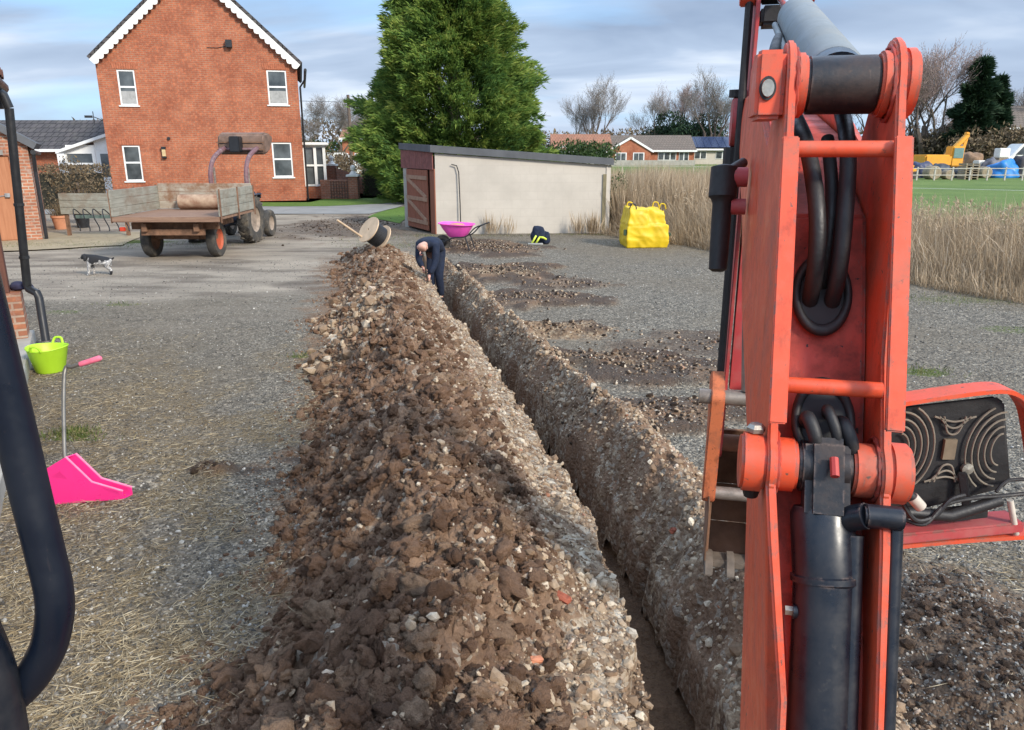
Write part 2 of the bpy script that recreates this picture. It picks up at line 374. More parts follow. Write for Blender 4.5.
def hL(x,y,t,detail=True):
    w0=-.235+.075*(fbm(y*4,y*0,4,103)-.5)*2+.03*(fbm(y*17,y*0+4,3,108)-.5)*2;w1=hL_w1(y)
    u=(t-w1)/(w0-w1)
    L=ss(0,.52,u);Rr=1-.72*ss(.5,1.0,u)
    H=(.33+.2*(fbm(y*.7,y*0+8,3,104)-.5)*2)*ss(16.3,14.6,y)*np.interp(y,[0,3,7,10,16],[1.1,1.05,1.05,.9,.75])
    z=H*L*Rr*(.75+.5*fbm(x*2.6,y*2.6,3,105))
    cl=ss(1.0,.6,u)*.75+.25
    if detail:
        z=z+lump(x,y,1)*ss(-.03,.2,u)*cl*ss(1.02,.9,u)*ss(16.6,15,y)*np.interp(y,[3,9,13],[1,.75,.5])
    else: z=z+.07*ss(0,.2,u)*cl
    z=np.where(u<0,-.05+u*.1,z-.012*ss(.03,0,u))
    z=np.where(u>1,z-(u-1)*12,z)
    return np.where(y>16.4,-.06,z)
def chL(x,y,t):
    w1=hL_w1(y);u=(t-w1)/(-.235-w1)
    c=ss(.62,.95,u+.3*(fbm(x*3,y*3,3,111)-.5))*.75
    d=gp(395,330);c=np.maximum(c,ss(1.2,.5,np.hypot((x-d.x)/.7,(y-d.y)/1.1))*.95)
    c=np.maximum(c,ss(9,12,y)*.5)
    return np.clip(c,0,1)
heapS=np.array(grow(.2,16.6,.009,1.0036));heapT=np.arange(-2.35,-.19,.0105)
hp=grid_mesh('spoil_heap',heapT,heapS,lambda x,y,t:hL(x,y,t),M_spoil,dict(chalk=chL));tag(hp,kind='structure')
def hR_w(y): return np.interp(y,[0,3.5,4.6,5.8,8.4,12.6,15.5],[.85,.85,.78,.62,.55,.55,.4])+.16*(fbm(y*1.7,y*0+2,4,121)-.5)*2
def hR(x,y,t,detail=True):
    w0=.175+.06*(fbm(y*4,y*0+7,4,122)-.5)*2+.03*(fbm(y*17,y*0+4,3,128)-.5)*2;w=hR_w(y)
    w0=np.maximum(w0,.152);u=(t-w0)/(w-w0)
    z=(.13+.06*(fbm(y*.9,y*0+3,3,123)-.5)*2)*ss(1.0,.55,u)*ss(16,14.5,y)*(.7+.6*fbm(x*4,y*4,3,124))
    if detail: z=z+lump(x,y,.62)*ss(1.05,.8,u)*ss(-.05,.12,u)*ss(16,14.5,y)
    tt=t-w0;z=z-(.30+.05*(fbm(y*2.2,y*0+9,3,127)-.5)*2)*ss(.27,.0,tt)*ss(15.3,14.3,y)
    z=np.where(u>1,-.03-.1*(u-1),z);z=np.where(tt<0,np.maximum(z+tt*6.5,-.62),z)
    return np.where(y>15.9,-.06,z)
bk=grid_mesh('spoil_bank',np.arange(.115,1.12,.0095),heapS,lambda x,y,t:hR(x,y,t),M_spoil,dict(chalk=lambda x,y,t:np.clip(.62+.8*(fbm(x*2,y*2,4,131)-.5)*2,0,1)));tag(bk,kind='structure')
def surf(x,y):
    t=x-xc(y);g=ground_h(x,y)
    a=np.where((t>-2.3)&(t<-.2),hL(x,y,t),-9);b=np.where((t>.15)&(t<1.1),hR(x,y,t),-9)
    return np.maximum(np.maximum(g,a),b)
# ------------------------------------------------------------------ scattered stones and clods
import bmesh
def ico(sub,amp,freq,seed,flat=.75):
    bm=bmesh.new();bmesh.ops.create_icosphere(bm,subdivisions=sub,radius=1)
    V=[];o=Vector((seed*3.7,seed*1.3,-seed*2.1))
    for v in bm.verts:
        d=v.co.normalized();q=1+amp*(mnoise.noise(d*freq+o)*1.4+.5*mnoise.noise(d*freq*2.3+o))
        q-=amp*.5*mnoise.cell(d*freq*.9+o)
        V.append(d*q)
    f=[[x.index for x in fa.verts] for fa in bm.faces];bm.free()
    V=np.array([tuple(v) for v in V]);return V,np.array(f)
def scatter(name,P,size,shapes,mat,tint,asp=(1,.8,.6),sink=.35,smooth=False,parent=None):
    P=np.asarray(P);N=len(P);Vs=[];Fs=[];Ts=[];off=0
    which=nr.integers(0,len(shapes),N)
    for k,(V,Fc) in enumerate(shapes):
        ix=np.where(which==k)[0];n=len(ix)
        if n==0: continue
        s=size[ix][:,None]*(np.array(asp)[None]*nr.uniform(.75,1.25,(n,3)))
        q=nr.normal(size=(n,4));q[:,1:3]*=.35;q/=np.linalg.norm(q,axis=1)[:,None]
        w,x,y,z=q.T
        Rm=np.stack([1-2*(y*y+z*z),2*(x*y-z*w),2*(x*z+y*w),2*(x*y+z*w),1-2*(x*x+z*z),2*(y*z-x*w),2*(x*z-y*w),2*(y*z+x*w),1-2*(x*x+y*y)],-1).reshape(n,3,3)
        W=np.einsum('nij,nvj->nvi',Rm,V[None]*s[:,None,:])+P[ix][:,None,:]
        W[:,:,2]+=(size[ix]*asp[2]*(1-2*sink)*.6)[:,None]
        Vs.append(W.reshape(-1,3));Fs.append((Fc[None]+off+(np.arange(n)*len(V))[:,None,None]).reshape(-1,3));off+=n*len(V)
        Ts.append(np.repeat(tint[ix],len(V)))
    return arr_mesh(name,np.concatenate(Vs),np.concatenate(Fs),mat,3,dict(tint=np.concatenate(Ts)),smooth,parent)
sh0=[ico(1,.28,1.3,i) for i in range(4)];sh1=[ico(3,.42,2.6,i+10) for i in range(10)];sh2=[ico(3,.42,2.3,i+30) for i in range(10)]
shp=[ico(1,.2,1.2,50+i) for i in range(3)]
def ysamp(n,a,b,pw=1.6):  # more samples near the camera
    u=nr.random(n);return a*(b/a)**(u**(1/1.0)) if pw==1 else a+(b-a)*u**pw
# clods on the left heap
def heap_pts(n,ya,yb,ua,ub,pw):
    y=ysamp(n,ya,yb,pw);u=nr.uniform(ua,ub,n);w1=hL_w1(y);t=w1+u*(-.25-w1);x=xc(y)+t
    return x,y,u
x,y,u=heap_pts(8500,1.7,16,-.06,.82,1.5)
sz=np.clip(.0125*np.exp(nr.normal(0,.55,len(x))),.006,.045)*1.3
tag(scatter('soil_clods',np.stack([x,y,surf(x,y)],-1),sz,sh1,M_clod,nr.random(len(x)),smooth=True),kind='stuff')
x,y,u=heap_pts(750,1.8,15,-.02,.72,1.2)
sz=np.clip(.033*np.exp(nr.normal(0,.4,len(x))),.02,.075)
tag(scatter('large_clods',np.stack([x,y,surf(x,y)],-1),sz,sh2,M_clod,nr.random(len(x)),asp=(1.2,.75,.55),sink=.45,smooth=True),kind='stuff')
# crumbs at the left foot
x,y,u=heap_pts(9000,1.7,15.5,-.2,.9,1.4)
sz=np.clip(.007*np.exp(nr.normal(0,.6,len(x))),.003,.03)
tag(scatter('soil_crumbs',np.stack([x,y,surf(x,y)],-1),sz,sh0,M_clod,nr.random(len(x))),kind='stuff')
# stones on right slope + bank
x,y,u=heap_pts(22000,1.6,15.5,.5,1.05,1.6)
k=nr.random(len(x))<ss(.45,.9,u)+.12;x=x[k];y=y[k]
y2=ysamp(17000,1.8,15.3,1.6);t2=.17+nr.random(17000)*(hR_w(y2)-.10);x2=xc(y2)+t2
y3=ysamp(1500,7.0,10.5,1);x3=xc(y3)+hL_w1(y3)+nr.uniform(-.05,.75,1500)
x=np.concatenate([x,x2,x3]);y=np.concatenate([y,y2,y3])
sz=np.clip(.0070*np.exp(nr.normal(0,.65,len(x))),.003,.036);sz[-1500:]*=3.0
tag(scatter('chalk_stones',np.stack([x,y,surf(x,y)],-1),sz,sh0,M_stone,nr.random(len(x))**1.3,sink=.35),kind='stuff')
x,y,u=heap_pts(1100,1.8,14,.03,.7,1.5);sz=np.clip(.011*np.exp(nr.normal(0,.5,len(x))),.005,.03)
tag(scatter('pale_pebbles',np.stack([x,y,surf(x,y)+.006],-1),sz,sh0,M_stone,.45+.5*nr.random(len(x)),sink=.2),kind='stuff')
# soil patches right
xs=[];ys=[];ss_=[]
for c,rx,ry,st in SP:
    n=int(230*rx*ry*st*4)
    xs.append(nr.normal(c.x,rx*.5,n));ys.append(nr.normal(c.y,ry*.5,n))
xs.append(nr.normal(MND[0],.33,1500));ys.append(nr.normal(MND[1],.4,1500))
x=np.concatenate(xs);y=np.concatenate(ys);sz=np.clip(.012*np.exp(nr.normal(0,.55,len(x))),.005,.045)
tag(scatter('scraped_soil_lumps',np.stack([x,y,surf(x,y)],-1),sz*np.where(np.arange(len(x))>=len(x)-1500,.85,1.0),sh0,M_damp,np.where(np.arange(len(x))>=len(x)-1500,.55+.45*nr.random(len(x)),nr.random(len(x))),sink=.4),kind='stuff')
n=len(x)//2;tag(scatter('scraped_stones',np.stack([x[:n]+.02,y[:n],surf(x[:n]+.02,y[:n])],-1),sz[:n]*.8,sh0,M_stone,nr.random(n),sink=.4),kind='stuff')
# loose gravel over the yard
n=80000;y=1.9*(15/1.9)**(nr.random(n)**1.15);x=nr.uniform(-1,1,n)*(.75*y+.4)
k=~((x-xc(y)>-1.85)&(x-xc(y)<.75));x=x[k];y=y[k]
sz=np.clip(.0054*np.exp(nr.normal(0,.45,len(x))),.002,.017)
tag(scatter('loose_gravel',np.stack([x,y,surf(x,y)],-1),sz,shp,M_grav,nr.random(len(x)),sink=.3),kind='stuff')
# individual big pieces in the spoil
M_brickbit=simple('red_brick_piece',(.36,.10,.055),.9,.4,14,.6,60)
M_pinkbit=simple('orange_brick_piece',(.55,.22,.12),.9,.3,18,.5,60)
M_slate=simple('grey_stone_piece',(.2,.19,.18),.85,.3,20,.5,50)
def piece(name,label,cat,px,py,z0,size,mat,seed,rot):
    c=gp(px,py,z0);z=float(surf(np.array([c.x]),np.array([c.y]))[0]);c=gp(px,py,z)
    z=float(surf(np.array([c.x]),np.array([c.y]))[0])
    bm=bmesh.new();bmesh.ops.create_cube(bm,size=1);bmesh.ops.subdivide_edges(bm,edges=bm.edges,cuts=4,use_grid_fill=True)
    for v in bm.verts:
        q=v.co.copy();v.co+=mnoise.noise_vector(q*3+Vector((seed*5,0,0)))*.12
        if q.length>.62: v.co*=.9
        v.co=Vector((v.co.x*size[0],v.co.y*size[1],v.co.z*size[2]))
    me=bpy.data.meshes.new(name);bm.to_mesh(me);bm.free();me.materials.append(mat)
    o=bpy.data.objects.new(name,me);link(o);o.location=(c.x,c.y,z+size[2]*.25);o.rotation_euler=rot
    return tag(o,label,cat)
piece('brick_fragment','dark red broken brick lying on the pale stony side of the spoil heap','brick piece',562,600,.25,(.075,.035,.03),M_brickbit,1,(.5,.2,-.6))
piece('brick_fragment','small orange brick crumb low on the heap near the trench edge','brick piece',536,663,.3,(.05,.025,.02),M_pinkbit,2,(.2,.1,.2))
piece('brick_fragment','dark red brick piece in the stony bank right of the trench','brick piece',669,614,.1,(.05,.03,.03),M_brickbit,6,(.3,.3,.5))
piece('stone_fragment','flat grey stone upright in the middle of the spoil heap','stone',478,520,.4,(.065,.02,.055),M_slate,3,(.5,.1,.4))
piece('stone_fragment','pale grey stone near the bottom edge of the spoil heap','stone',540,705,.35,(.06,.04,.03),M_slate,4,(.2,.5,.9))
piece('stone_fragment','dark grey slab sticking out on the left face of the heap','stone',412,470,.35,(.09,.025,.05),M_slate,5,(.9,.1,.3))
# ------------------------------------------------------------------ materials for buildings
M_brick=brickmat('red_brick',(.44,.135,.06),(.34,.095,.045),(.36,.25,.17),ms=.009)
M_brickold=brickmat('old_brick',(.42,.16,.08),(.30,.12,.07),(.45,.38,.30),ms=.012,white=.5)
M_brickgard=brickmat('garden_brick',(.36,.13,.075),(.26,.10,.06),(.36,.28,.22),ms=.01)
M_block=brickmat('painted_block',(.52,.475,.41),(.505,.46,.395),(.475,.43,.37),bw=.44,rh=.215,ms=.006,bump=.22,blotch=.16,lite=0.0)
M_white=simple('white_upvc',(.78,.78,.76),.35,.06,3,.05)
M_whitewood=simple('white_painted_wood',(.74,.73,.69),.6,.12,4,.2)
M_curt=simple('net_curtain',(.34,.34,.33),.9,.25,9,.3,30)
M_dark=simple('dark_interior',(.03,.032,.035),.8,.3,3,0)
M_black=simple('black_plastic',(.018,.019,.022),.42,.3,6,.08)
M_felt=simple('roof_felt',(.095,.10,.108),.85,.25,2.2,.4,30)
M_conc=simple('concrete',(.36,.34,.30),.9,.25,3,.4,40)
def glassmat():
    t=NT('window_glass');p=t.obj();n=t.noise(p,1.4,3)
    return t.out(t.ramp(n,[(.35,(.035,.042,.045)),(.65,(.11,.125,.13))]),.06,t.bump(t.noise(p,2,2),.15,.01),spec=.8)
M_glass=glassmat()
def woodmat(name,a,b,scl=(18,18,1.2),rough=.85,bump=.4,rot=(0,0,0),blot=None,plank=None):
    t=NT(name);p=t.map(t.obj(),scl,rot);n=t.noise(p,1.3,6,.6,.4)
    c=t.ramp(n,[(.3,a),(.7,b)])
    if blot: c=t.mix(t.ramp(t.noise(t.obj(),2.4,5,.7),[(.45,0.0),(.62,.85)]),c,blot)
    h=n
    return t.out(c,rough,t.bump(h,bump,.006),spec=.25)
M_door=woodmat('brown_boarded_door',(.20,.075,.045),(.30,.12,.075))
M_door2=woodmat('orange_brown_door',(.32,.13,.065),(.42,.19,.10))
M_barge=M_whitewood
def tilemat(name,a,b,w=.3,h=.28,moss=.4):
    t=NT(name);p=t.n_sep(t.obj());uv=t.comb(p[0],t.ma('MULTIPLY',p[2],1.35),0.0)
    br=t.n('ShaderNodeTexBrick');t.l(uv,br.inputs['Vector']);br.inputs['Scale'].default_value=1;br.inputs['Brick Width'].default_value=w;br.inputs['Row Height'].default_value=h
    br.inputs['Mortar Size'].default_value=.025;br.inputs['Mortar Smooth'].default_value=.6;br.inputs['Color1'].default_value=(*a,1);br.inputs['Color2'].default_value=(*b,1);br.inputs['Mortar'].default_value=(a[0]*.35,a[1]*.35,a[2]*.35,1)
    c=t.mix(t.ramp(t.noise(t.obj(),2.3,5,.7),[(.5,0.0),(.75,moss)]),br.outputs['Color'],(.17,.16,.13))
    return t.out(c,.85,t.bump(t.ma('MULTIPLY',br.outputs['Fac'],-1.0),.8,.03),spec=.3)
M_tiledark=tilemat('dark_roof_tile',(.06,.055,.056),(.085,.075,.075))
M_tilered=tilemat('red_roof_tile',(.34,.16,.10),(.27,.13,.085),.4,.35,.3)
M_tilebrown=tilemat('brown_roof_tile',(.17,.135,.11),(.14,.115,.095),.4,.35,.3)
def facade(mb,x0,x1,z0,z1,holes,y,th=.25,depth=.09):
    """wall in the XZ plane at y (front faces -Y) with real openings and reveals"""
    xs=sorted({x0,x1,*[h[0] for h in holes],*[h[1] for h in holes]});zs=sorted({z0,z1,*[h[2] for h in holes],*[h[3] for h in holes]})
    for i in range(len(xs)-1):
        for j in range(len(zs)-1):
            a,b,c,d=xs[i],xs[i+1],zs[j],zs[j+1];mx,mz=(a+b)/2,(c+d)/2
            if any(h[0]<mx<h[1] and h[2]<mz<h[3] for h in holes): continue
            mb.add([(a,y,c),(b,y,c),(b,y,d),(a,y,d)],[(0,1,2,3)])
    for a,b,c,d in holes:
        mb.add([(a,y,c),(b,y,c),(b,y,d),(a,y,d),(a,y+depth+.08,c),(b,y+depth+.08,c),(b,y+depth+.08,d),(a,y+depth+.08,d)],[(0,4,5,1),(1,5,6,2),(2,6,7,3),(3,7,4,0)])
def window(parent,x0,x1,z0,z1,y,bars='sash',inside='net',M=None):
    f=MB();w=.06;yy=y+.05
    for a,b,c,d in((x0,x0+w,z0,z1),(x1-w,x1,z0,z1),(x0+w,x1-w,z1-w,z1),(x0+w,x1-w,z0,z0+w)): f.bb(a,b,yy-.03,yy+.03,c,d,M)
    zm=z0+(z1-z0)*.52
    if bars=='sash': f.bb(x0+w,x1-w,yy-.024,yy+.024,zm-.035,zm+.035,M)
    if bars=='vert':
        for k in(1,2): xx=x0+(x1-x0)*k/3; f.bb(xx-.02,xx+.02,yy-.02,yy+.02,z0+w,z1-w,M)
    fr=f.build('window_frame',M_white,parent,fix=True,bevel=.006,seg=1)
    g=MB().bb(x0+w-.004,x1-w+.004,yy-.004,yy+.004,z0+w-.004,z1-w+.004,M).build('pane',M_glass,fr)
    s=MB().bb(x0-.06,x1+.06,y-.05,y+.04,z0-.05,z0-.003,M).build('sill',M_white,fr)
    if inside=='net':
        c=MB();n=24
        for k in range(n):
            a=x0+w+(x1-x0-2*w)*k/n;b=a+(x1-x0-2*w)/n
            c.add([(a,yy-.008+.0015*(k%2),z0+w+.01),(b,yy-.008+.0015*((k+1)%2),z0+w+.01),(b,yy-.008+.0015*((k+1)%2),z0+(zm-z0)*.78),(a,yy-.008+.0015*(k%2),z0+(zm-z0)*.78)],[(0,1,2,3)],M)
        c.build('net_curtain',M_curt,fr,fix=False)
    return fr
# ------------------------------------------------------------------ brick house
HROT=R(15);HC=Vector((-12.46,32.0,0));HU=Vector((math.cos(HROT),math.sin(HROT),0));HN=Vector((-HU.y,HU.x,0))
def hpx(px,py):
    d=Vector(ray(px,py));o=Vector((0,0,EYE));t=(HC-o).dot(HN)/d.dot(HN);q=o+d*t;return (q-HC).dot(HU),q.z
HX0=hpx(113,190)[0];HX1=hpx(306,195)[0]
house=thing('brick_house','tall red brick house gable with four white windows and white scalloped bargeboards','house',HC,HROT)
def hw(x): return x
hh=[]
for a,b,c,d in((115.5,139.5,69.5,105.5),(121,145,145.5,181),(266.5,288.5,70,105),(271.5,294,142.5,177)):
    u0,z1=hpx((a+b)/2-11.5,c);u1,z0=hpx((a+b)/2+11.0,d);hh.append((u0,u1,z0,z1))
EZ=5.55;AZ=hpx(190,-38)[1];AX=(HX0+HX1)/2
m=MB()
facade(m,hw(HX0),hw(HX1),0,EZ,hh,0)
m.add([(HX0,0,EZ),(HX1,0,EZ),(AX,0,AZ)],[(0,1,2)])
m.add([(HX0,0,0),(HX0,9,0),(HX0,9,EZ),(HX0,0,EZ),(HX1,0,0),(HX1,9,0),(HX1,9,EZ),(HX1,0,EZ),(AX,9,AZ)],[(0,3,2,1),(4,5,6,7),(1,5,6,8,2)])
m.build('wall',M_brick,house,fix=False)
for a,b,c,d in hh: window(house,a,b,c,d,0,inside='net' if c>3 else 'none')
# brick arches over the windows
for a,b,c,d in hh:
    mb=MB();n=int((b-a+.3)/.082)
    for k in range(n):
        x=a-.15+(b-a+.3)*(k+.5)/n;an=(x-(a+b)/2)*.35
        mb.box((0,0,0),(.072,.03,.23),Matrix.Translation((x,-.002,d+.14))@Matrix.Rotation(an,4,'Y'))
    mb.build('brick_arch',simple('arch_brick',(.40,.13,.065),.9,.35,9,.4) if a==hh[0][0] else bpy.data.materials['arch_brick'],house)
# roof slabs
def roofslab(x0,z0,x1,z1,y0,y1,th,name,mat,parent,ext=.25):
    a=Vector((x0,0,z0));b=Vector((x1,0,z1));d=(b-a).normalized();n=Vector((-d.z,0,d.x));n=n if n.z>0 else -n
    a=a-d*0;b=b+d*ext
    p=[a,b,b+n*th,a+n*th]
    return MB().prism([(q.x,q.z) for q in p],y0,y1).build(name,mat,parent)
roofslab(AX,AZ+.03,HX1,EZ+.03,-.18,9.2,.12,'roof',M_tiledark,house,.2)
roofslab(AX,AZ+.03,HX0,EZ+.03,-.18,9.2,.12,'roof',M_tiledark,house,.2)
for sx,e in((1,hw(HX1)),(-1,hw(HX0))):
    a=Vector((AX,0,AZ+.01));b=Vector((e,0,EZ+.01));d=(b-a).normalized();L=(b-a).length+.2
    n=Vector((-d.z,0,d.x));n=n if n.z>0 else -n
    pts=[a,a+d*L];low=[]
    k=int(L/.26)
    for i in range(k,-1,-1):
        q=a+d*(L*i/k)-n*(.30); low.append(q+n*(.09))
        if i>0:
            for tt in(.25,.5,.75): low.append(a+d*(L*(i-tt)/k)-n*(.21+.09*math.sin(PI*tt)))
    poly=[(q.x,q.z) for q in pts+low]
    MB().prism(poly,-.215,-.185).build('bargeboard',M_barge,house)
MB().box((hpx(229,44)[0],-.12,hpx(229,44)[1]),(.24,.2,.28)).cyl((hpx(229,44)[0],-.0,hpx(229,44)[1]),(hpx(229,44)[0],-.16,hpx(229,44)[1]),.05,n=10).tube([(hpx(229,44)[0]-.1,-.02,hpx(229,44)[1]-.08),(hpx(229,44)[0]-.45,-.015,hpx(229,44)[1]-.16),(hpx(229,44)[0]-.85,-.015,hpx(229,44)[1]-.16)],.015,6).build('floodlight',M_black,house,bevel=.01)
MB().cyl((hpx(169,140)[0],-.07,2.55),(hpx(169,140)[0],.02,2.55),.06,n=12).build('flue_vent',M_black,house)
l=MB().box((hpx(164,150)[0],-.08,2.18),(.16,.15,.1)).box((hpx(164,150)[0],-.08,1.82),(.16,.15,.05)).box((hpx(164,150)[0],-.01,2.0),(.1,.02,.32)).build('wall_lamp',M_black,house)
MB().box((hpx(164,150)[0],-.08,1.99),(.13,.12,.26)).build('lamp_glass',simple('amber_glass',(.6,.45,.25),.2,.2),l)
# gutter and downpipe at the right corner, aerial on the left
MB().tube([(hw(HX1)+.33,-.1,EZ-.3),(hw(HX1)+.33,9,EZ-.3)],.06,8).build('gutter',M_black,house)
MB().tube([(hw(HX1)+.33,-.05,EZ-.3),(hw(HX1)+.30,.0,4.9),(hw(HX1)+.08,.2,4.6),(hw(HX1)+.08,.2,0)],.04,8).build('downpipe',M_black,house)
MB().tube([(hw(HX0)-.02,.3,3.2),(hw(HX0)-.35,.1,3.35)],.015,6).tube([(hw(HX0)-.35,.1,3.1),(hw(HX0)-.35,.1,3.55)],.015,6).box((hw(HX0)-.5,.0,3.35),(.28,.05,.09)).build('aerial',M_black,house)
# bay window on the right side wall
bx0,bx1=hw(HX1),hw(HX1)+.95
b=MB().bb(bx0,bx1,1.3,4.4,0,.55).build('bay_base',M_brick,house)
f=MB()
for x,y in((bx0+.06,1.3),(bx1-.06,1.3),(bx1-.06,4.3),(bx0+.5,1.3)): f.bb(x-.06,x+.06,y-.06 if y<2 else y,y+.06 if y<2 else y+.12,.552,2.3)
for z in(.6,1.45,2.25): f.bb(bx0+.02,bx1-.02,1.26,1.33,z-.04,z+.04)
f.bb(bx0+.44,bx0+.56,1.3,1.36,.552,2.3).bb(bx1-.08,bx1-.02,1.3,4.4,2.2,2.3).build('bay_frame',M_white,house)
MB().bb(bx0+.05,bx1-.04,1.34,1.36,.56,2.28).bb(bx1-.05,bx1-.03,1.4,4.3,.56,2.28).build('bay_glass',M_glass,house)
MB().bb(bx0,bx1+.15,1.05,4.6,2.302,2.42).build('bay_roof',M_white,house,bevel=.02)
# ------------------------------------------------------------------ tiled wing with porch
wing=thing('tiled_wing','low brick wing with dark tiled roof and white glazed porch left of the house','building',(-21,36,0))
MB().bb(-5.5,4.4,0,5,0,2.2).build('wall',M_brick,wing)
MB().prism([(-.35,2.12),(2.6,3.5),(5.4,2.12)],-5.8,4.4,Matrix(((0,1,0,0),(1,0,0,0),(0,0,1,0),(0,0,0,1)))).build('roof',M_tiledark,wing)
MB().bb(-5.8,4.4,-.46,-.36,2.02,2.14).build('gutter',M_white,wing)
pr=MB();px0,px1=2.15,4.45
pr.add([(px0-.25,-3.2,1.95),(px1,-3.2,2.75),(px1,-.4,2.75),(px0-.25,-.4,1.95),(px0-.25,-3.2,2.07),(px1,-3.2,2.87),(px1,-.4,2.87),(px0-.25,-.4,2.07)],[(0,1,5,4),(1,2,6,5),(2,3,7,6),(3,0,4,7),(4,5,6,7),(0,3,2,1)])
pr.build('porch_roof',M_white,wing)
MB().bb(px0,px0+1.25,-3,-2.9,0,.75).bb(px0,px0+.1,-2.9,-.4,0,.75).build('porch_wall',M_brick,wing)
f=MB().bb(px0,px0+.09,-3,-2.92,.75,2.0).bb(px0+1.16,px0+1.3,-3,-2.92,0,2.3).bb(px0+.09,px0+1.16,-3,-2.92,.75,.84).bb(px0+.09,px0+1.16,-3,-2.92,1.5,1.58).bb(px0+.09,px0+1.16,-3,-2.92,1.95,2.3)
f.bb(px0+1.3,px1,-2.99,-2.93,2.1,2.6).bb(px0,px0+.07,-2.92,-.4,.75,1.95).build('porch_frame',M_white,wing)
MB().bb(px0+.09,px0+1.16,-2.97,-2.95,.84,1.95).build('porch_glass',M_glass,wing)
d=MB().bb(px0+1.3,px0+2.25,-2.98,-2.94,.0,2.1).build('porch_door',M_white,wing);MB().bb(px0+1.5,px0+2.05,-2.99,-2.981,1.0,1.95).build('door_glass',M_glass,d)
MB().bb(px0-.9,px0-.05,-2.0,-1.95,1.15,2.0).build('white_panel',M_white,wing)
# ------------------------------------------------------------------ left brick shed
shed=thing('brick_shed','old brick outbuilding with an orange brown boarded door beside the yard on the left','shed',(-11.35,18.4,0),R(30))
m=MB();facade(m,-4.2,0,0,2.25,[(-3.4,-.40,0,1.98)],0)
m.add([(-4.2,0,2.25),(0,0,2.25),(-2.4,0,3.72),(-4.2,0,2.9)],[(0,1,2,3)])
m.add([(0,0,0),(0,6,0),(0,6,2.25),(0,0,2.25)],[(0,1,2,3)])
m.build('wall',M_brickold,shed,fix=False)
MB().bb(-3.38,-.42,.05,.1,.02,1.96).build('door',M_door2,shed)
d=MB()
for k in range(7): d.bb(-3.36+k*.42,-2.95+k*.42,.035,.05,.04,1.94)
dd=d.build('door_boards',M_door2,shed,bevel=.008,seg=1);MB().box((-.56,.0,1.08),(.1,.05,.09)).cyl((-.5,.02,1.08),(-.8,.02,1.05),.012,n=6).build('lock',simple('grey_metal',(.4,.4,.4),.4,.3,8,metal=.7),dd)
MB().bb(-3.6,-.5,-.03,.02,1.99,2.1).build('lintel',simple('grey_lintel',(.22,.21,.19),.8,.3),shed)
a=Vector((-2.4,0,3.72));b_=Vector((.12,0,2.12));dv=(b_-a).normalized();nn=Vector((-dv.z,0,dv.x));nn=nn if nn.z>0 else -nn
MB().prism([(q.x,q.z) for q in(a,b_,b_+nn*.16,a+nn*.16)],-.15,6).build('roof',M_felt,shed)
MB().tube([(.1,-.1,2.05),(.1,6,2.0)],.06,8).tube([(.1,-.05,2.0),(.08,.05,1.6),(.08,.05,0)],.04,8).build('gutter',M_black,shed)
# ------------------------------------------------------------------ garden wall, piers, hedges near the house
def pier(name,label,x,y,h,w=.42):
    t_=thing(name,label,'pier',(x,y,0))
    MB().bb(-w/2,w/2,-w/2,w/2,0,h).build('brick_shaft',M_brickgard,t_)
    MB().bb(-w/2-.06,w/2+.06,-w/2-.06,w/2+.06,h+.001,h+.08).lathe([(0,0),(.2,0),(.12,.1),(.08,.16),(0,.16)],Matrix.Translation((0,0,h+.08)),16).build('capstone',M_whitewood,t_)
    MB().lathe([(0.001,-.13),(.08,-.1),(.125,-.02),(.12,.05),(.07,.11),(0.001,.14)],Matrix.Translation((0,0,h+.36)),16).build('ball_finial',M_whitewood,t_,smooth=True)
pier('brick_pier','front brick pier with white cap and ball finial at the end of the garden wall',-6.98,34.2,.98)
pier('brick_pier','rear brick pier with white ball finial standing behind the garden wall',-8.9,38.5,1.35)
tag(MB().bb(-8.4,-7.2,34.0,34.22,0,.84).build('garden_wall',M_brickgard),'low red brick garden wall between the house and the front pier','wall')
tr2=MB()
for k in range(7): tr2.bb(-7.95+k*.12,-7.93+k*.12,33.96,33.975,.05,.8)
for k in range(6): tr2.bb(-7.98,-7.2,33.945,33.959,.1+k*.13,.12+k*.13)
tag(tr2.build('trellis',simple('dark_trellis',(.09,.06,.05),.8)),'dark wooden trellis fixed to the low garden wall','trellis')
sv=MB();sv.add([(-8.3,36.5,0),(-7.4,38.8,0),(-7.4,38.8,.75),(-8.3,36.5,1.3),(-8.2,36.4,0),(-7.3,38.7,0),(-7.3,38.7,.75),(-8.2,36.4,1.3)],[(0,1,2,3),(4,7,6,5),(0,4,5,1),(3,2,6,7),(0,3,7,4),(1,5,6,2)])
tag(sv.build('garden_wall',M_brickgard),'sloping topped brick wall behind the trellis and the front pier','wall')
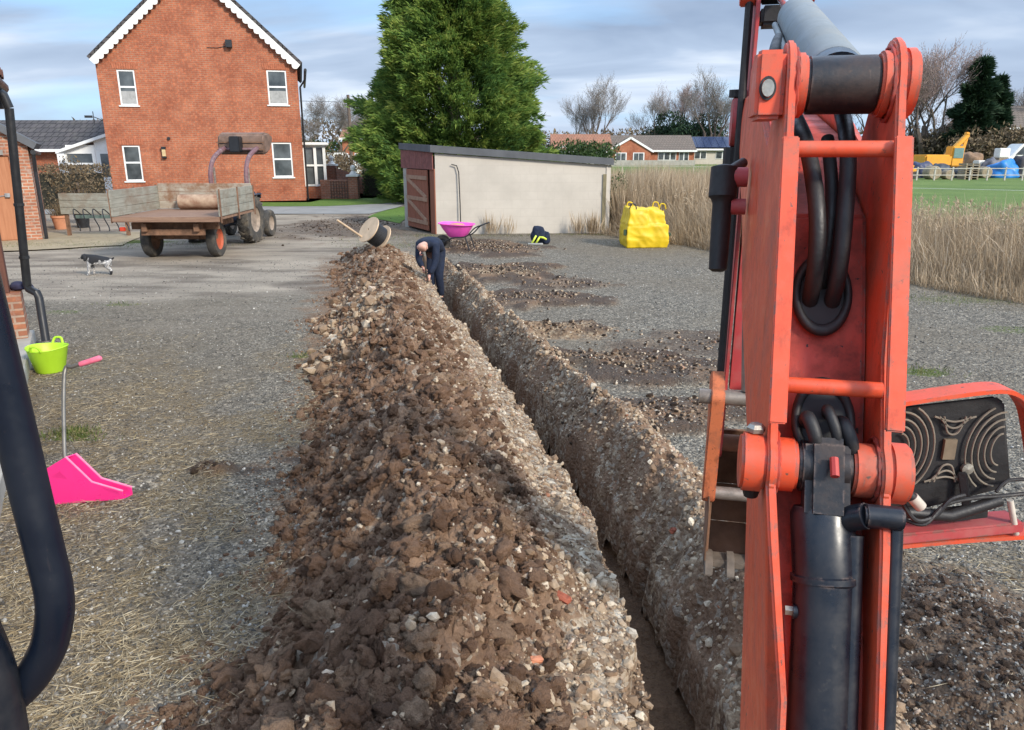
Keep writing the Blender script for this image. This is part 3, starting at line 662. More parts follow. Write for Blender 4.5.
# ------------------------------------------------------------------ leaf machinery
def leafmat(name,stops,rough=.7,trans=.25):
    t=NT(name);c=t.ramp(t.attr('tint'),stops)
    b=t.n('ShaderNodeBsdfPrincipled');t.l(c,b.inputs['Base Color']);b.inputs['Roughness'].default_value=rough;b.inputs['Specular IOR Level'].default_value=.25
    tr=t.n('ShaderNodeBsdfTranslucent');t.l(c,tr.inputs[0]);mx=t.n('ShaderNodeMixShader');mx.inputs[0].default_value=trans
    t.l(b.outputs[0],mx.inputs[1]);t.l(tr.outputs[0],mx.inputs[2]);o=t.n('ShaderNodeOutputMaterial');t.l(mx.outputs[0],o.inputs[0]);return t.m
def leaves(name,C,D,L,Wd,tint,mat,parent=None,droop=None):
    """narrow pointed leaf quads: centres C, directions D, length L, width Wd"""
    C=np.asarray(C);D=D/np.linalg.norm(D,axis=1)[:,None];r=nr.normal(size=D.shape);S=np.cross(D,r);S/=np.linalg.norm(S,axis=1)[:,None]
    L=L[:,None];Wd=Wd[:,None]
    V=np.stack([C,C+D*L*.45+S*Wd*.5,C+D*L,C+D*L*.45-S*Wd*.5],1).reshape(-1,3)
    if droop is not None: V=V.reshape(-1,4,3);V[:,2,2]-=droop;V=V.reshape(-1,3)
    n=len(C);Fc=np.arange(n*4).reshape(n,4)
    return arr_mesh(name,V,Fc,mat,4,dict(tint=np.repeat(tint,4)),False,parent)
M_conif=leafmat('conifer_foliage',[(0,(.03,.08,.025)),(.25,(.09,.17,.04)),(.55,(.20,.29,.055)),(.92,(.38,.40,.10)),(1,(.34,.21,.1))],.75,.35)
M_darkcon=leafmat('pine_foliage',[(0,(.012,.028,.014)),(.6,(.025,.055,.025)),(1,(.05,.085,.035))],.75,.1)
M_hedge=leafmat('hedge_foliage',[(0,(.02,.04,.012)),(.6,(.04,.075,.02)),(1,(.08,.12,.035))],.6,.15)
M_brownhedge=leafmat('brown_hedge_foliage',[(0,(.07,.055,.035)),(.5,(.14,.10,.06)),(1,(.22,.17,.10))],.8,.15)
M_bark=simple('bark',(.13,.10,.08),.95,.4,5,.6,20)
M_twig=simple('twig_bark',(.20,.175,.155),.95,.25,2,0)
M_twigr=simple('reddish_twig_bark',(.29,.21,.185),.95,.25,2,0)
def conifer(name,label,x,y,R0,Z0,Z1,nb,per,mat,shape,parent_label=None,leafL=.3,leafW=.075):
    t_=thing(name,label,'tree',(x,y,0))
    C=[];D=[];Ln=[];Wn=[];Tn=[];Dr=[]
    z=Z0+(Z1-Z0)*nr.random(nb)**1.05;th=nr.uniform(0,2*PI,nb)
    for i in range(nb):
        zz=z[i];rad=shape((zz-Z0)/(Z1-Z0))*R0
        lobe=1+.16*math.sin(th[i]*3+zz*1.3)+.10*math.sin(th[i]*7-zz*2.1)
        rr=rad*lobe*(.72+.32*nr.random()) ; 
        e=Vector((math.cos(th[i]),math.sin(th[i]),.25+.45*nr.random())).normalized()
        tip=Vector((math.cos(th[i])*rr,math.sin(th[i])*rr,zz));bl=(.2*R0)*(1+.9*nr.random());base=tip-e*bl
        n=per;s=nr.random(n)**.8
        wob=.20*(1.15-s)[:,None]*nr.normal(size=(n,3))*bl
        P=np.array(base)[None]+np.array(e)[None]*(s*bl)[:,None]+wob
        P[:,2]-=.25*s*s*bl*.6
        d=np.array(e)[None]*1.0+nr.normal(size=(n,3))*.30;d[:,2]+=.15-.3*s
        C.append(P);D.append(d);Ln.append(leafL*(.6+.8*nr.random(n)));Wn.append(leafW*(.7+.6*nr.random(n)))
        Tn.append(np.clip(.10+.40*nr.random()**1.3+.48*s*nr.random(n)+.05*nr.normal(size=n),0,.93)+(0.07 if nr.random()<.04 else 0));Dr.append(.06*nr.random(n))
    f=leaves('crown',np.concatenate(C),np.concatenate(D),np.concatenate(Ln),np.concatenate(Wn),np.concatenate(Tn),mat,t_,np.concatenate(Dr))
    tk=MB().tube([(0,0,-.1),(0.03,0,Z1*.5),(0,0,Z1*.92)],[R0*.09,R0*.06,.03],10)
    for k in range(40):
        a=nr.uniform(0,2*PI);zz=nr.uniform(Z0,Z1*.85);r_=shape((zz-Z0)/(Z1-Z0))*R0*.7
        tk.tube([(0,0,zz-.4),(math.cos(a)*r_*.5,math.sin(a)*r_*.5,zz-.1),(math.cos(a)*r_,math.sin(a)*r_,zz+.2)],[.06,.04,.015],5,False)
    tk.build('trunk',M_bark,t_,smooth=True);return t_
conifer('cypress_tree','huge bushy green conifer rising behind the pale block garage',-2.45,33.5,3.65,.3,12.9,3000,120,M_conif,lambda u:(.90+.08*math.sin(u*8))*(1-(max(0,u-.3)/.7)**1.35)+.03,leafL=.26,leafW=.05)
def boxhedge(name,label,cat,x0,x1,y0,y1,h,mat,dens=260,rnd=.08,L=.09,kindmat=None):
    A=2*((x1-x0)+(y1-y0))*h+(x1-x0)*(y1-y0);n=int(A*dens)
    P=nr.random((n,3))*[x1-x0,y1-y0,h];f=nr.integers(0,5,n)
    w=np.array([(x1-x0)*h,(x1-x0)*h,(y1-y0)*h,(y1-y0)*h,(x1-x0)*(y1-y0)]);f=nr.choice(5,n,p=w/w.sum())
    dep=np.abs(nr.normal(0,rnd,n))
    P[f==0,1]=dep[f==0];P[f==1,1]=(y1-y0)-dep[f==1];P[f==2,0]=dep[f==2];P[f==3,0]=(x1-x0)-dep[f==3];P[f==4,2]=h-dep[f==4]
    bump=.10*(fbm(P[:,0]*2,P[:,2]*2+P[:,1]*2,3,77)-.5);P+=bump[:,None]*np.array([1,1,1.2])
    D=nr.normal(size=(n,3));D[:,2]+=.4
    t_=thing(name,label,cat,(x0,y0,0))
    leaves('foliage',P,D,L*(.6+.8*nr.random(n)),L*.5*(.7+.6*nr.random(n)),nr.random(n),mat,t_)
    MB().bb(rnd*1.6,x1-x0-rnd*1.6,rnd*1.6,y1-y0-rnd*1.6,0,h-rnd*2).build('woody_core',simple('hedge_core_'+name+str(x0),(.03,.028,.018),.95,.3,6,0),t_)
    return t_
boxhedge('hedge','dark green clipped hedge right behind the white capped front pier','hedge',-6.95,-5.35,36,39.5,1.15,M_hedge)
boxhedge('hedge','pale brown clipped hedge by the bend of the lane beyond the green hedge','hedge',-7.5,-4.9,44,46,1.25,M_brownhedge,140)
boxhedge('bush','rounded brown green bush between the brick shed and the white porch','bush',-17.5,-15.2,28.0,29.6,1.55,M_brownhedge,200,.14)
boxhedge('hedge','long dark green hedge in front of the far brick house','hedge',-18,-10,66,68,1.5,M_hedge,60,.1,.16)
# ------------------------------------------------------------------ garage
gar=thing('block_garage','pale cream block garage with a sloping grey felt roof and brown boarded doors','garage',(0,0,0))
A=Vector((-1.95,19.75,0));B=Vector((2.55,20.1,0));Cc=Vector((-3.05,21.9,0));D_=Vector((1.6,23.4,0))
def quadwall(mb,a,b,za0,za1,zb1,th=.12,out=None):
    d=(b-a).normalized();n=Vector((d.y,-d.x,0))*th
    mb.add([a,b,b-n,a-n,a+Vector((0,0,za1)),b+Vector((0,0,zb1)),b-n+Vector((0,0,zb1)),a-n+Vector((0,0,za1))],[(0,1,5,4),(1,2,6,5),(2,3,7,6),(3,0,4,7),(4,5,6,7),(0,3,2,1)])
gw=MB();quadwall(gw,A,B,0,2.02,1.72)
quadwall(gw,B,D_,0,1.72,1.72);quadwall(gw,D_,Cc,0,1.72,2.0)
gw.build('wall',M_block,gar)
# roof slab, with felt fascia
zt=lambda p:2.04+(p.x-A.x)*(-.31/4.5)
rf=MB();P=[A+Vector((-.10,-.09,0)),B+Vector((.06,-.09,0)),D_+Vector((.06,.1,0)),Cc+Vector((-.12,.06,0))]
rf.add([p+Vector((0,0,zt(p))) for p in P]+[p+Vector((0,0,zt(p)+.17)) for p in P],[(0,1,5,4),(1,2,6,5),(2,3,7,6),(3,0,4,7),(4,5,6,7),(0,3,2,1)])
rf.build('roof',M_felt,gar)
# front (door) side A->Cc, facing left
dd=(Cc-A).normalized();nn=Vector((dd.y,-dd.x,0))
def fr(s,o,z): return A+dd*s+nn*o*-1+Vector((0,0,z))
Ld=(Cc-A).length
nout=-nn if nn.x>0 else nn
def pt(s,o,z): return A+dd*s+nout*o+Vector((0,0,z))
def slab(mb,s0,s1,o0,o1,z0,z1): mb.add([pt(s,o,z) for z in(z0,z1) for s,o in((s0,o0),(s1,o0),(s1,o1),(s0,o1))],[(0,3,2,1),(4,5,6,7),(0,1,5,4),(1,2,6,5),(2,3,7,6),(3,0,4,7)])
fb=MB();n=16
for k in range(n): slab(fb,.02+k*Ld/n,.012+(k+1)*Ld/n,.04,.065,1.62,2.1)
fb.build('fascia_boards',simple('maroon_boards',(.20,.07,.06),.8,.35,7,.3),gar)
MB_=MB();slab(MB_,.0,.32,.0,.03,0,1.64);MB_.build('door_post',M_door,gar)
d1=MB()
for k in range(8): slab(d1,.38+k*.2,.37+(k+1)*.2,.05,.075,.06,1.6)
dobj=d1.build('door',M_door,gar)
br_=MB()
for z in(.25,.85,1.4): slab(br_,.4,1.95,.075,.1,z-.05,z+.05)
for a,b in(((.45,.3),(1.9,.8)),((.45,.9),(1.9,1.36))): br_.bar(pt(a[0],.09,a[1]),pt(b[0],.09,b[1]),.03,.09)
br_.build('door_brace',simple('pale_wood_brace',(.33,.2,.13),.85,.3,7,.3),dobj)
p_=MB();slab(p_,2.0,2.3,-.02,.05,0,2.0);p_.build('end_pillar',M_conc,gar)
cab=MB().tube([A+Vector((.42,-.025,1.75)),A+Vector((.55,-.025,1.72)),A+Vector((.60,-.025,1.55)),A+Vector((.62,-.03,.8)),A+Vector((.63,-.04,.05))],.014,6)
tag(cab.build('cable',M_black),'black cable running down the cream garage wall to the ground','cable')
MB().bb(2.35,2.44,20.05,20.12,.0,1.5).build('corner_strip',simple('brown_strip',(.2,.17,.1),.9),gar)  # plain brown strip up the right end of the front wall
# ------------------------------------------------------------------ bare trees
def bare(seed,H,spread,levels=6,droop=0.0,multi=1,mat=None,fine=1.0):
    r=random.Random(seed);mb=MB();segs=[]
    def grow_(p,d,L,rad,lv):
        n=3;q=p
        for i in range(n):
            d=(d+Vector((r.gauss(0,.1),r.gauss(0,.1),r.gauss(0,.06)+(.10 if droop<.5 else (.05 if lv<3 else -.03*droop))))).normalized();q2=q+d*L/n
            ra=rad*(1-i/n*.35);rb=rad*(1-(i+1)/n*.35);segs.append((q,q2,ra,rb,lv));q=q2
            if lv<levels and (i>0 or lv>1):
                for _ in range(1 if lv<2 else (2 if lv<levels-1 else 2)):
                    a=Vector((r.gauss(0,1),r.gauss(0,1),r.gauss(.35,.6)));a=(a-d*a.dot(d)).normalized();nd=(d*(.75+.3*r.random())+a*spread*(.6+.5*r.random())).normalized()
                    grow_(q,nd,L*(.62+.18*r.random()),rb*.62,lv+1)
    for k in range(multi):
        d=Vector((r.gauss(0,.12*multi),r.gauss(0,.12*multi),1)).normalized();grow_(Vector((r.gauss(0,.1),r.gauss(0,.1),0)),d,H*.36,H*.022,0)
    for a,b,ra,rb,lv in segs:
        if lv<=2: mb.tube([a,b],[max(ra,.02),max(rb,.02)],5,False)
    tw=MB()
    for a,b,ra,rb,lv in segs:
        if lv>2:
            w=max(ra,.012*fine);d=(b-a).normalized();u=d.cross(Vector((r.gauss(0,1),r.gauss(0,1),r.gauss(0,1)))).normalized()*w
            v=d.cross(u).normalized()*w;k=len(tw.v)
            tw.v+=[tuple(a+u),tuple(a-u*.5+v*.8),tuple(a-u*.5-v*.8),tuple(b)];tw.f+=[(k,k+1,k+3),(k+1,k+2,k+3),(k+2,k,k+3)]
    return mb,tw
def bare_tree(label,proto,x,y,s=1.0,rz=0,group=None,name='bare_tree'):
    o=copy_tree(proto) if proto.get('used') else proto
    proto['used']=1
    o.location=(x,y,-.05);o.rotation_euler=(0,0,rz);o.scale=(s,s,s)
    tag(o,label,'tree',group);return o
def mkproto(seed,H,spread,lv,droop,multi,mat,fine):
    mb,tw=bare(seed,H,spread,lv,droop,multi,mat,fine);o=thing('bare_tree','x','tree')
    mb.build('trunk',M_bark,o,fix=False,smooth=True);tw.build('crown',mat,o,fix=False);return o
PA=mkproto(5,9,.70,5,0,2,M_twig,1.3);PB=mkproto(9,10,.58,5,0,4,M_twig,1.3);PC=mkproto(14,8,.85,6,1.0,1,M_twig,.9);PD=mkproto(26,10,.66,5,0,5,M_twigr,1.4)
G='bare winter trees along the horizon'
def pxat(px,Y): return at(px,150,Y).x
bare_tree('wide bare tree right behind the red excavator boom, left of the dark evergreen',PD,pxat(925,78),78,1.25,0,G)
bare_tree('reddish bare tree directly behind the yellow excavator',PD,pxat(893,82),82,1.15,2,G)
bare_tree('thin bare tree at the far right edge above the brown roof',PA,pxat(1012,90),90,1.1,1,G)
bare_tree('pale bare tree just left of the pitched bungalow roof',PB,pxat(600,120),120,1.25,0,G)
bare_tree('small bare tree above the orange tiled roof',PA,pxat(576,125),125,1.05,2.2,G)
bare_tree('bare tree standing behind the middle of the long bungalow roof',PA,pxat(655,130),130,1.3,4,G)
bare_tree('tall bare tree next to the red digger boss, right of the bungalow',PB,pxat(705,125),125,1.35,3,G)
bare_tree('bare tree between the bungalow and the evergreens behind it',PD,pxat(684,135),135,1.35,5,G)
bare_tree('drooping bare birch immediately right of the tall house',PC,pxat(322,56),56,.78,0,G)
bare_tree('drooping bare tree right of the telegraph pole',PC,pxat(372,62),62,.85,2,G)
bare_tree('bare tree low behind the bay window roof',PC,pxat(340,70),70,.9,4,G)
def bushy(name,label,cat,x,y,rx,ry,h,mat,n,L=.3,z0=0,lobes=9):
    t_=thing(name,label,cat,(x,y,0));r=random.Random(int(x*10)+n)
    P=[]
    for k in range(lobes):
        c=np.array([r.uniform(-.6,.6)*rx,r.uniform(-.6,.6)*ry,z0+h*r.uniform(.3,.72)]);m_=n//lobes
        d=nr.normal(size=(m_,3));d/=np.linalg.norm(d,axis=1)[:,None]
        P.append(c+d*(.45+.55*nr.random((m_,1))**.5)*np.array([rx*.5,ry*.5,h*.32]))
    P=np.concatenate(P);P=P[P[:,2]>0];m_=len(P);D=nr.normal(size=(m_,3));D[:,2]+=.6
    leaves('crown',P,D,L*(.6+.8*nr.random(m_)),L*.4*(.7+.6*nr.random(m_)),nr.random(m_),mat,t_)
    tk=MB().tube([(0,0,-.1),(0,0,h*.6)],[.03*h,.015*h],7)
    for k in range(6):
        a=k*1.05+.3;tk.tube([(0,0,h*.15),(math.cos(a)*rx*.3,math.sin(a)*ry*.3,h*.5)],[.014*h,.006*h],5,False)
    tk.build('trunk',M_bark,t_);return t_
bushy('evergreen_tree','dark ivy covered evergreen tree behind the far end of the bungalow roof','tree',pxat(690,128),128,6,4,8,M_darkcon,9000,.5)
bushy('evergreen_tree','dark green bush of trees left of the digger boss above the solar roof','tree',pxat(668,132),132,5,4,6.5,M_darkcon,6000,.5)
conifer('pine_tree','tall dark evergreen with a ragged top behind the yellow excavator',pxat(970,76),76,2.3,.5,10.3,600,45,M_darkcon,lambda u:(.62+.6*math.sin(u*15)**2)*(1-u)**.6+.03,leafL=.7,leafW=.16)
conifer('pine_tree','shorter dark evergreen leaning out right of the ragged topped one',pxat(988,78),78,2.0,.5,8.8,380,40,M_darkcon,lambda u:(.8+.35*math.sin(u*13+1)**2)*(1-u)**.75+.03,leafL=.7,leafW=.16)
bushy('bush','olive brown bush below the brown roof at the far right','bush',pxat(1000,72),72,5.5,3,4.4,M_brownhedge,5000,.4)
bushy('bush','brown thicket under the wide bare tree behind the boom','bush',pxat(915,80),80,5,3,4.2,M_brownhedge,5000,.4)
bushy('bush','thin brown thicket between the excavator arm and the evergreen','bush',pxat(958,78),78,5,3,4.6,M_brownhedge,3500,.4)
bushy('bush','green brown shrubs in front of the orange tiled roof','bush',pxat(572,80),80,5,3,3.0,M_hedge,4000,.35)
bushy('bush','small green shrub against the right corner of the garage','bush',2.75,21.2,.45,.6,1.5,M_hedge,900,.09)
bushy('bush','grey brown shrub behind the trellis wall near the pole','bush',pxat(335,48),48,3,2,2.2,M_brownhedge,3000,.2)
bushy('bush','tall brown shrub right of the pole below the far house','bush',pxat(388,52),52,1.5,1.5,2.6,M_brownhedge,1500,.2)
# ------------------------------------------------------------------ distant houses
def bungalow(name,label,x,y,w,d,eh,rh,wm,rm,gx=None,wins=(),parts=True):
    t_=thing(name,label,'house',(x,y,0))
    MB().bb(-w/2,w/2,0,d,-.1,eh).build('wall',wm,t_)
    MB().prism([(-.4,eh-.1),(d/2,eh+rh),(d+.4,eh-.1)],-w/2-.3,w/2+.3,Matrix(((0,1,0,0),(1,0,0,0),(0,0,1,0),(0,0,0,1)))).build('roof',rm,t_)
    MB().bb(-w/2-.3,w/2+.3,-.55,-.42,eh-.25,eh-.02).build('fascia',M_white,t_)
    for a,b,c,e in wins:
        fr_=MB().bb(a,b,-.06,.02,c,e).build('window',M_white,t_);k=max(1,round((b-a)/.9))
        g_=MB()
        for i in range(k): g_.bb(a+.08+i*(b-a)/k,a-.08+(i+1)*(b-a)/k,-.09,-.061,c+.08,e-.08)
        g_.build('pane',M_glass,fr_)
    return t_
Yb=112
bx=pxat(640,Yb)
bg=bungalow('bungalow','long brown roofed bungalow with a white edged red brick gable facing the field',bx,Yb,15.5,8,2.1,2.1,M_brick,M_tilebrown,wins=[(2.6,5.2,.7,1.8),(5.6,7.0,.2,1.8)])
m=MB();gx=-1.6;m.add([(gx-2.9,-1.5,0),(gx+2.9,-1.5,0),(gx+2.9,-1.5,2.0),(gx,-1.5,3.7),(gx-2.9,-1.5,2.0)],[(0,1,2,3,4)]).bb(gx-2.9,gx+2.9,-1.49,0,0,2.0)
m.build('gable',M_brick,bg)
for s_ in(-1,1): MB().bar((gx,-1.65,3.75),(gx+s_*3.3,-1.65,1.85),.12,.28).build('bargeboard',M_white,bg)
gr_=MB().prism([(gx-3.2,1.95),(gx,3.78),(gx+3.2,1.95)],-1.47,4).build('gable_roof',M_tilebrown,bg)
for a,b in((gx-2.1,gx-.5),(gx+.4,gx+2.0)):
    f=MB().bb(a,b,-1.56,-1.51,.3,1.75).build('window',M_white,bg);MB().bb(a+.15,(a+b)/2-.05,-1.6,-1.561,.5,1.65).bb((a+b)/2+.05,b-.15,-1.6,-1.561,.5,1.65).build('pane',M_glass,f)
tag(MB().bb(bx-9,bx+7,Yb-4.2,Yb-4.05,-.05,.75).build('garden_wall',M_conc),'low pale wall in front of the long bungalow','wall')
b2=bungalow('bungalow','bungalow with dark solar panels on its roof just left of the red boss',pxat(712,118),118,9,7,2.3,1.8,M_block,M_tiledark,wins=[(-2.6,-.8,.8,1.9),(.6,2.6,.8,1.9)])
sp=MB();
for k in range(8): 
    x0=-4.3+k*1.07;sp.add([(x0,-.15,2.42),(x0+1.02,-.15,2.42),(x0+1.02,2.9,3.95),(x0,2.9,3.95),(x0,-.2,2.52),(x0+1.02,-.2,2.52),(x0+1.02,2.85,4.05),(x0,2.85,4.05)],[(4,5,6,7),(0,3,2,1),(0,1,5,4),(1,2,6,5),(2,3,7,6),(3,0,4,7)])
sp.build('solar_panels',simple('solar_panel',(.025,.04,.09),.2,.3),b2)
b3=bungalow('bungalow','orange tiled bungalow left of the long brown roofed one',pxat(582,110),110,8,7,2.0,2.3,M_block,M_tilered,wins=[(2.2,3.6,.6,1.8)])
MB().bar((-4.4,-1.2,1.8),(-2.6,-1.2,2.6),.15,.2).bar((-2.6,-1.2,2.6),(-.6,-1.2,1.8),.15,.2).build('porch_trim',M_white,b3)
bungalow('house','brown roofed house among bushes at the far right edge',pxat(1035,84),84,11,8,4.4,2.4,M_brickgard,M_tilebrown,wins=[(-3,-1.5,2.6,3.8)])
bungalow('house','distant red brick house seen low between the pole and the conifer',pxat(378,100),100,9,8,3.6,2.0,M_brick,M_tilered,wins=[(-3,-1.4,.6,1.7),(.6,2.6,.6,1.7),(-2.6,-1.2,2.4,3.4)])
bungalow('house','small orange gabled roof peeping over the solar panelled bungalow',pxat(692,140),140,5,6,3.4,2.2,M_brickgard,M_tilered)
# far hedgerows and woods that read as one mass
def farwood(name,x0,x1,y,h,n,mat,dens=1.0):
    x=nr.uniform(x0,x1,n);hh_=h*(.45+.9*fbm(x*.06,x*0+y,4,301));z=hh_*nr.random(n)**.8;yy=y+nr.normal(0,2.5,n)
    D=nr.normal(size=(n,3));D[:,2]+=.8
    return tag(leaves(name,np.stack([x,yy,z],-1),D,.9*(.5+nr.random(n)),.35*(.5+nr.random(n)),nr.random(n),mat),kind='stuff')
farwood('far_wood',-40,190,175,6.5,16000,M_brownhedge);farwood('far_wood',-160,-20,150,7,9000,M_brownhedge);farwood('far_hedgerow',-40,150,150,3.2,14000,M_hedge)
# ------------------------------------------------------------------ telegraph pole
tp_=thing('telegraph_pole','wooden telegraph pole standing between the tall house and the conifer','pole',(pxat(351,52),52,0))
MB().tube([(0,0,-.2),(0,0,5.55)],[.13,.10],10).build('pole',M_bark,tp_,smooth=True)
MB().bar((-.3,0,5.2),(.3,0,5.2),.1,.1).tube([(0,.0,5.1),(-3.5,-9,4.7),(-4.3,-20,4.55)],.015,5).tube([(0,.0,5.1),(3,3,4.6),(14,16,4.9)],.015,5).build('wires',M_black,tp_)
# ------------------------------------------------------------------ lawn strips, lane and field (setting)
def sheet(name,poly,z,mat,sub=1.0,kind='structure',jit=.12):
    """flat patch with a wandering edge"""
    out=[];n=len(poly)
    for i in range(n):
        a=Vector(poly[i]);b=Vector(poly[(i+1)%n]);k=max(1,int((b-a).length/sub))
        for j in range(k):
            p=a.lerp(b,j/k);out.append((p.x+jit*(float(fbm(p.x*1.5,p.y*1.5,3,5))-.5)*2,p.y+jit*(float(fbm(p.x*1.5,p.y*1.5,3,6))-.5)*2,z))
    me=bpy.data.meshes.new(name);bm=bmesh.new();vs=[bm.verts.new(p) for p in out];f=bm.faces.new(vs);bmesh.ops.triangulate(bm,faces=[f]);bmesh.ops.recalc_face_normals(bm,faces=bm.faces);bm.to_mesh(me);bm.free()
    if me.polygons[0].normal.z<0: me.flip_normals()
    me.materials.append(mat);o=bpy.data.objects.new(name,me);link(o);return tag(o,kind=kind)
def grassmat(name,a,b):
    t=NT(name);p=t.pos();n=t.noise(p,.25,5,.7);n2=t.noise(p,9,4,.7)
    c=t.ramp(n,[(.35,a),(.65,b)]);c=t.mix(t.ramp(n2,[(.4,.4),(.65,0.0)]),c,tuple(x*.5 for x in a));return t.out(c,.9,t.bump(t.noise(p,30,3),.8,.03),spec=.2)
M_lawn=grassmat('lawn',(.09,.16,.03),(.15,.23,.045));M_field=grassmat('field_grass',(.10,.16,.04),(.17,.23,.06))
sheet('lawn',[(-16.6,31.4),(-9,29.4),(-7.2,29.5),(-5.2,31),(-4.0,33.5),(-3.9,36.5),(-5.3,41),(-6.4,41),(-5.6,36.5),(-6.2,34.6),(-8.3,34.2),(-8.3,31.75),(-16.6,31.75)],.03,M_lawn)
sheet('lawn',[(-4.6,24.6),(-3.3,22.4),(-3.3,28),(-3.9,30.5),(-4.6,27)],.03,M_lawn)
M_lane=simple('lane_tarmac',(.24,.235,.22),.9,.2,1.5,.3)
sheet('lane',[(-17,26),(-4.8,26),(-4.2,30),(-3.1,33.5),(-3.0,37.5),(-4.3,43),(-6,50),(-8,50),(-5.4,42),(-4.0,37),(-4.2,34),(-5.6,31.2),(-7.4,29.6),(-9,29.5),(-17,29.8)],.022,M_lane)
sheet('green_field',[(4,24),(16,9),(60,9),(160,60),(140,160),(-2,160),(2.5,60)],.03,M_field,4,jit=.4)
sheet('far_grass',[(-3,52),(-9,52),(-30,60),(-60,120),(-4,150)],.03,M_field,5,jit=.5)
sheet('shed_apron',[(-16,15.6),(-11.4,15.8),(-8.9,17.2),(-9.4,20),(-16,20)],.025,simple('sandy_apron',(.30,.24,.15),.95,.25,2,.5,30),.5,jit=.15)
# pitch lines on the field
def ln(x0,y0,x1,y1,w=.1): return MB().bar((x0,y0,.045),(x1,y1,.045),w,.006)
tag(MB().bar((12,50,.045),(30,39,.045),.1,.006).bar((30,39,.045),(60,50,.045),.1,.006).build('pitch_line',M_whitewood),kind='structure')
# ------------------------------------------------------------------ rail fences
def railfence(label,p0,p1,n,h=1.0,rails=(.55,.95),mat=None,rise=0):
    p0=Vector(p0);p1=Vector(p1);t_=thing('rail_fence',label,'fence',(p0.x,p0.y,0))
    for i in range(n+1):
        q=(p1-p0)*i/n;MB().bb(q.x-.045,q.x+.045,q.y-.045,q.y+.045,-.05,h).build('post',mat,t_)
    for z in rails: 
        q=p1-p0;MB().bar((0,-.07,z),(q.x,q.y-.07,z),.03,.055).build('rail',mat,t_)
M_rail=simple('pale_rail_wood',(.45,.42,.36),.85,.2)
railfence('pale rail fence across the far side of the field in front of the yard',(pxat(885,55),55,0),(pxat(1045,55),55,0),9,.95,(.4,.85),M_rail)
railfence('thin white rail running across the green field left of the boom',(pxat(600,70),70,0),(pxat(745,66),66,0),6,.75,(.72,),M_rail)
railfence('weathered post and rail fence half hidden in the reeds near the garage',(pxat(610,38),38,0),(pxat(668,38),38,0),2,1.0,(.35,.65,.95),M_rail)
# ------------------------------------------------------------------ reeds
M_reed=leafmat('dry_reed',[(0,(.25,.18,.11)),(.5,(.42,.32,.21)),(.85,(.56,.45,.32)),(1,(.66,.57,.44))],.8,.25)
def reeds(name,n,dep,hmin,hmax,lean,w,tmul=1.0,front=False):
    L1=(RB-RA).length;L2=(RC-RB).length
    s=nr.random(n)*(L1+L2);onA=s<L1
    dA=(RB-RA)/L1;dB=(RC-RB)/L2
    x=np.where(onA,RA.x+dA.x*s,RB.x+dB.x*(s-L1));y=np.where(onA,RA.y+dA.y*s,RB.y+dB.y*(s-L1))
    nx,ny=.8,.6
    d=dep*nr.random(n)**(.9 if not front else 1.0)-.35
    d+= .9*(fbm(x*1.2,y*1.2,3,201)-.5)
    x=x+nx*d;y=y+ny*d
    cl=fbm(x*1.6,y*1.6,4,202);h=(hmin+(hmax-hmin)*nr.random(n))*(.55+.9*cl)*np.clip(.45+d*.55,.35,1)
    keep=nr.random(n)<.35+1.1*cl;x,y,h,cl,d=x[keep],y[keep],h[keep],cl[keep],d[keep];n=len(x)
    a=nr.uniform(0,2*PI,n);ln_=lean*np.abs(nr.normal(size=n))*h
    wd=w*(.6+.8*nr.random(n));b=nr.uniform(0,PI,n);sx=np.cos(b)*wd/2;sy=np.sin(b)*wd/2
    cz0=0
    P=[]
    for k,(u,ww) in enumerate(((0,1),(.35,.9),(.7,.65),(1,.12))):
        cx=x+np.cos(a)*ln_*u**1.8-.12*h*u;cy=y+np.sin(a)*ln_*u**1.8;cz=h*u*(1-.25*np.minimum(ln_/h,1.2)*u)
        P.append(np.stack([cx-sx*ww,cy-sy*ww,cz],-1));P.append(np.stack([cx+sx*ww,cy+sy*ww,cz],-1))
    V=np.stack(P,1).reshape(-1,3);q=np.array([[0,1,3,2],[2,3,5,4],[4,5,7,6]])
    Fc=(q[None]+(np.arange(n)*8)[:,None,None]).reshape(-1,4)
    return arr_mesh(name,V,Fc,M_reed,4,dict(tint=np.repeat(np.clip(nr.random(n)*.75+.5*(cl-.35),0,1)*tmul,8)),False)
tag(reeds('dry_reeds',46000,5.2,.5,1.15,.40,.012),kind='stuff')
tag(reeds('matted_dry_grass',36000,2.8,.25,.65,1.1,.010,1.0,True),kind='stuff')
def reedpatch(n,x0,x1,y0,y1,h0,h1):
    x=nr.uniform(x0,x1,n);y=nr.uniform(y0,y1,n);cl=fbm(x*1.1,y*1.1,4,212);k=nr.random(n)<.25+1.2*cl;x,y,cl=x[k],y[k],cl[k];n=len(x)
    D=nr.normal(size=(n,3))*.24;D[:,2]=1
    return tag(leaves('dry_reeds_behind',np.stack([x,y,np.zeros(n)],-1),D,(h0+(h1-h0)*nr.random(n))*(.55+.8*cl),.018*(.6+nr.random(n)),np.clip(nr.random(n)*.8+.4*(cl-.4),0,1),M_reed),kind='stuff')
reedpatch(30000,2.75,8.5,19.9,27.5,.9,1.65)
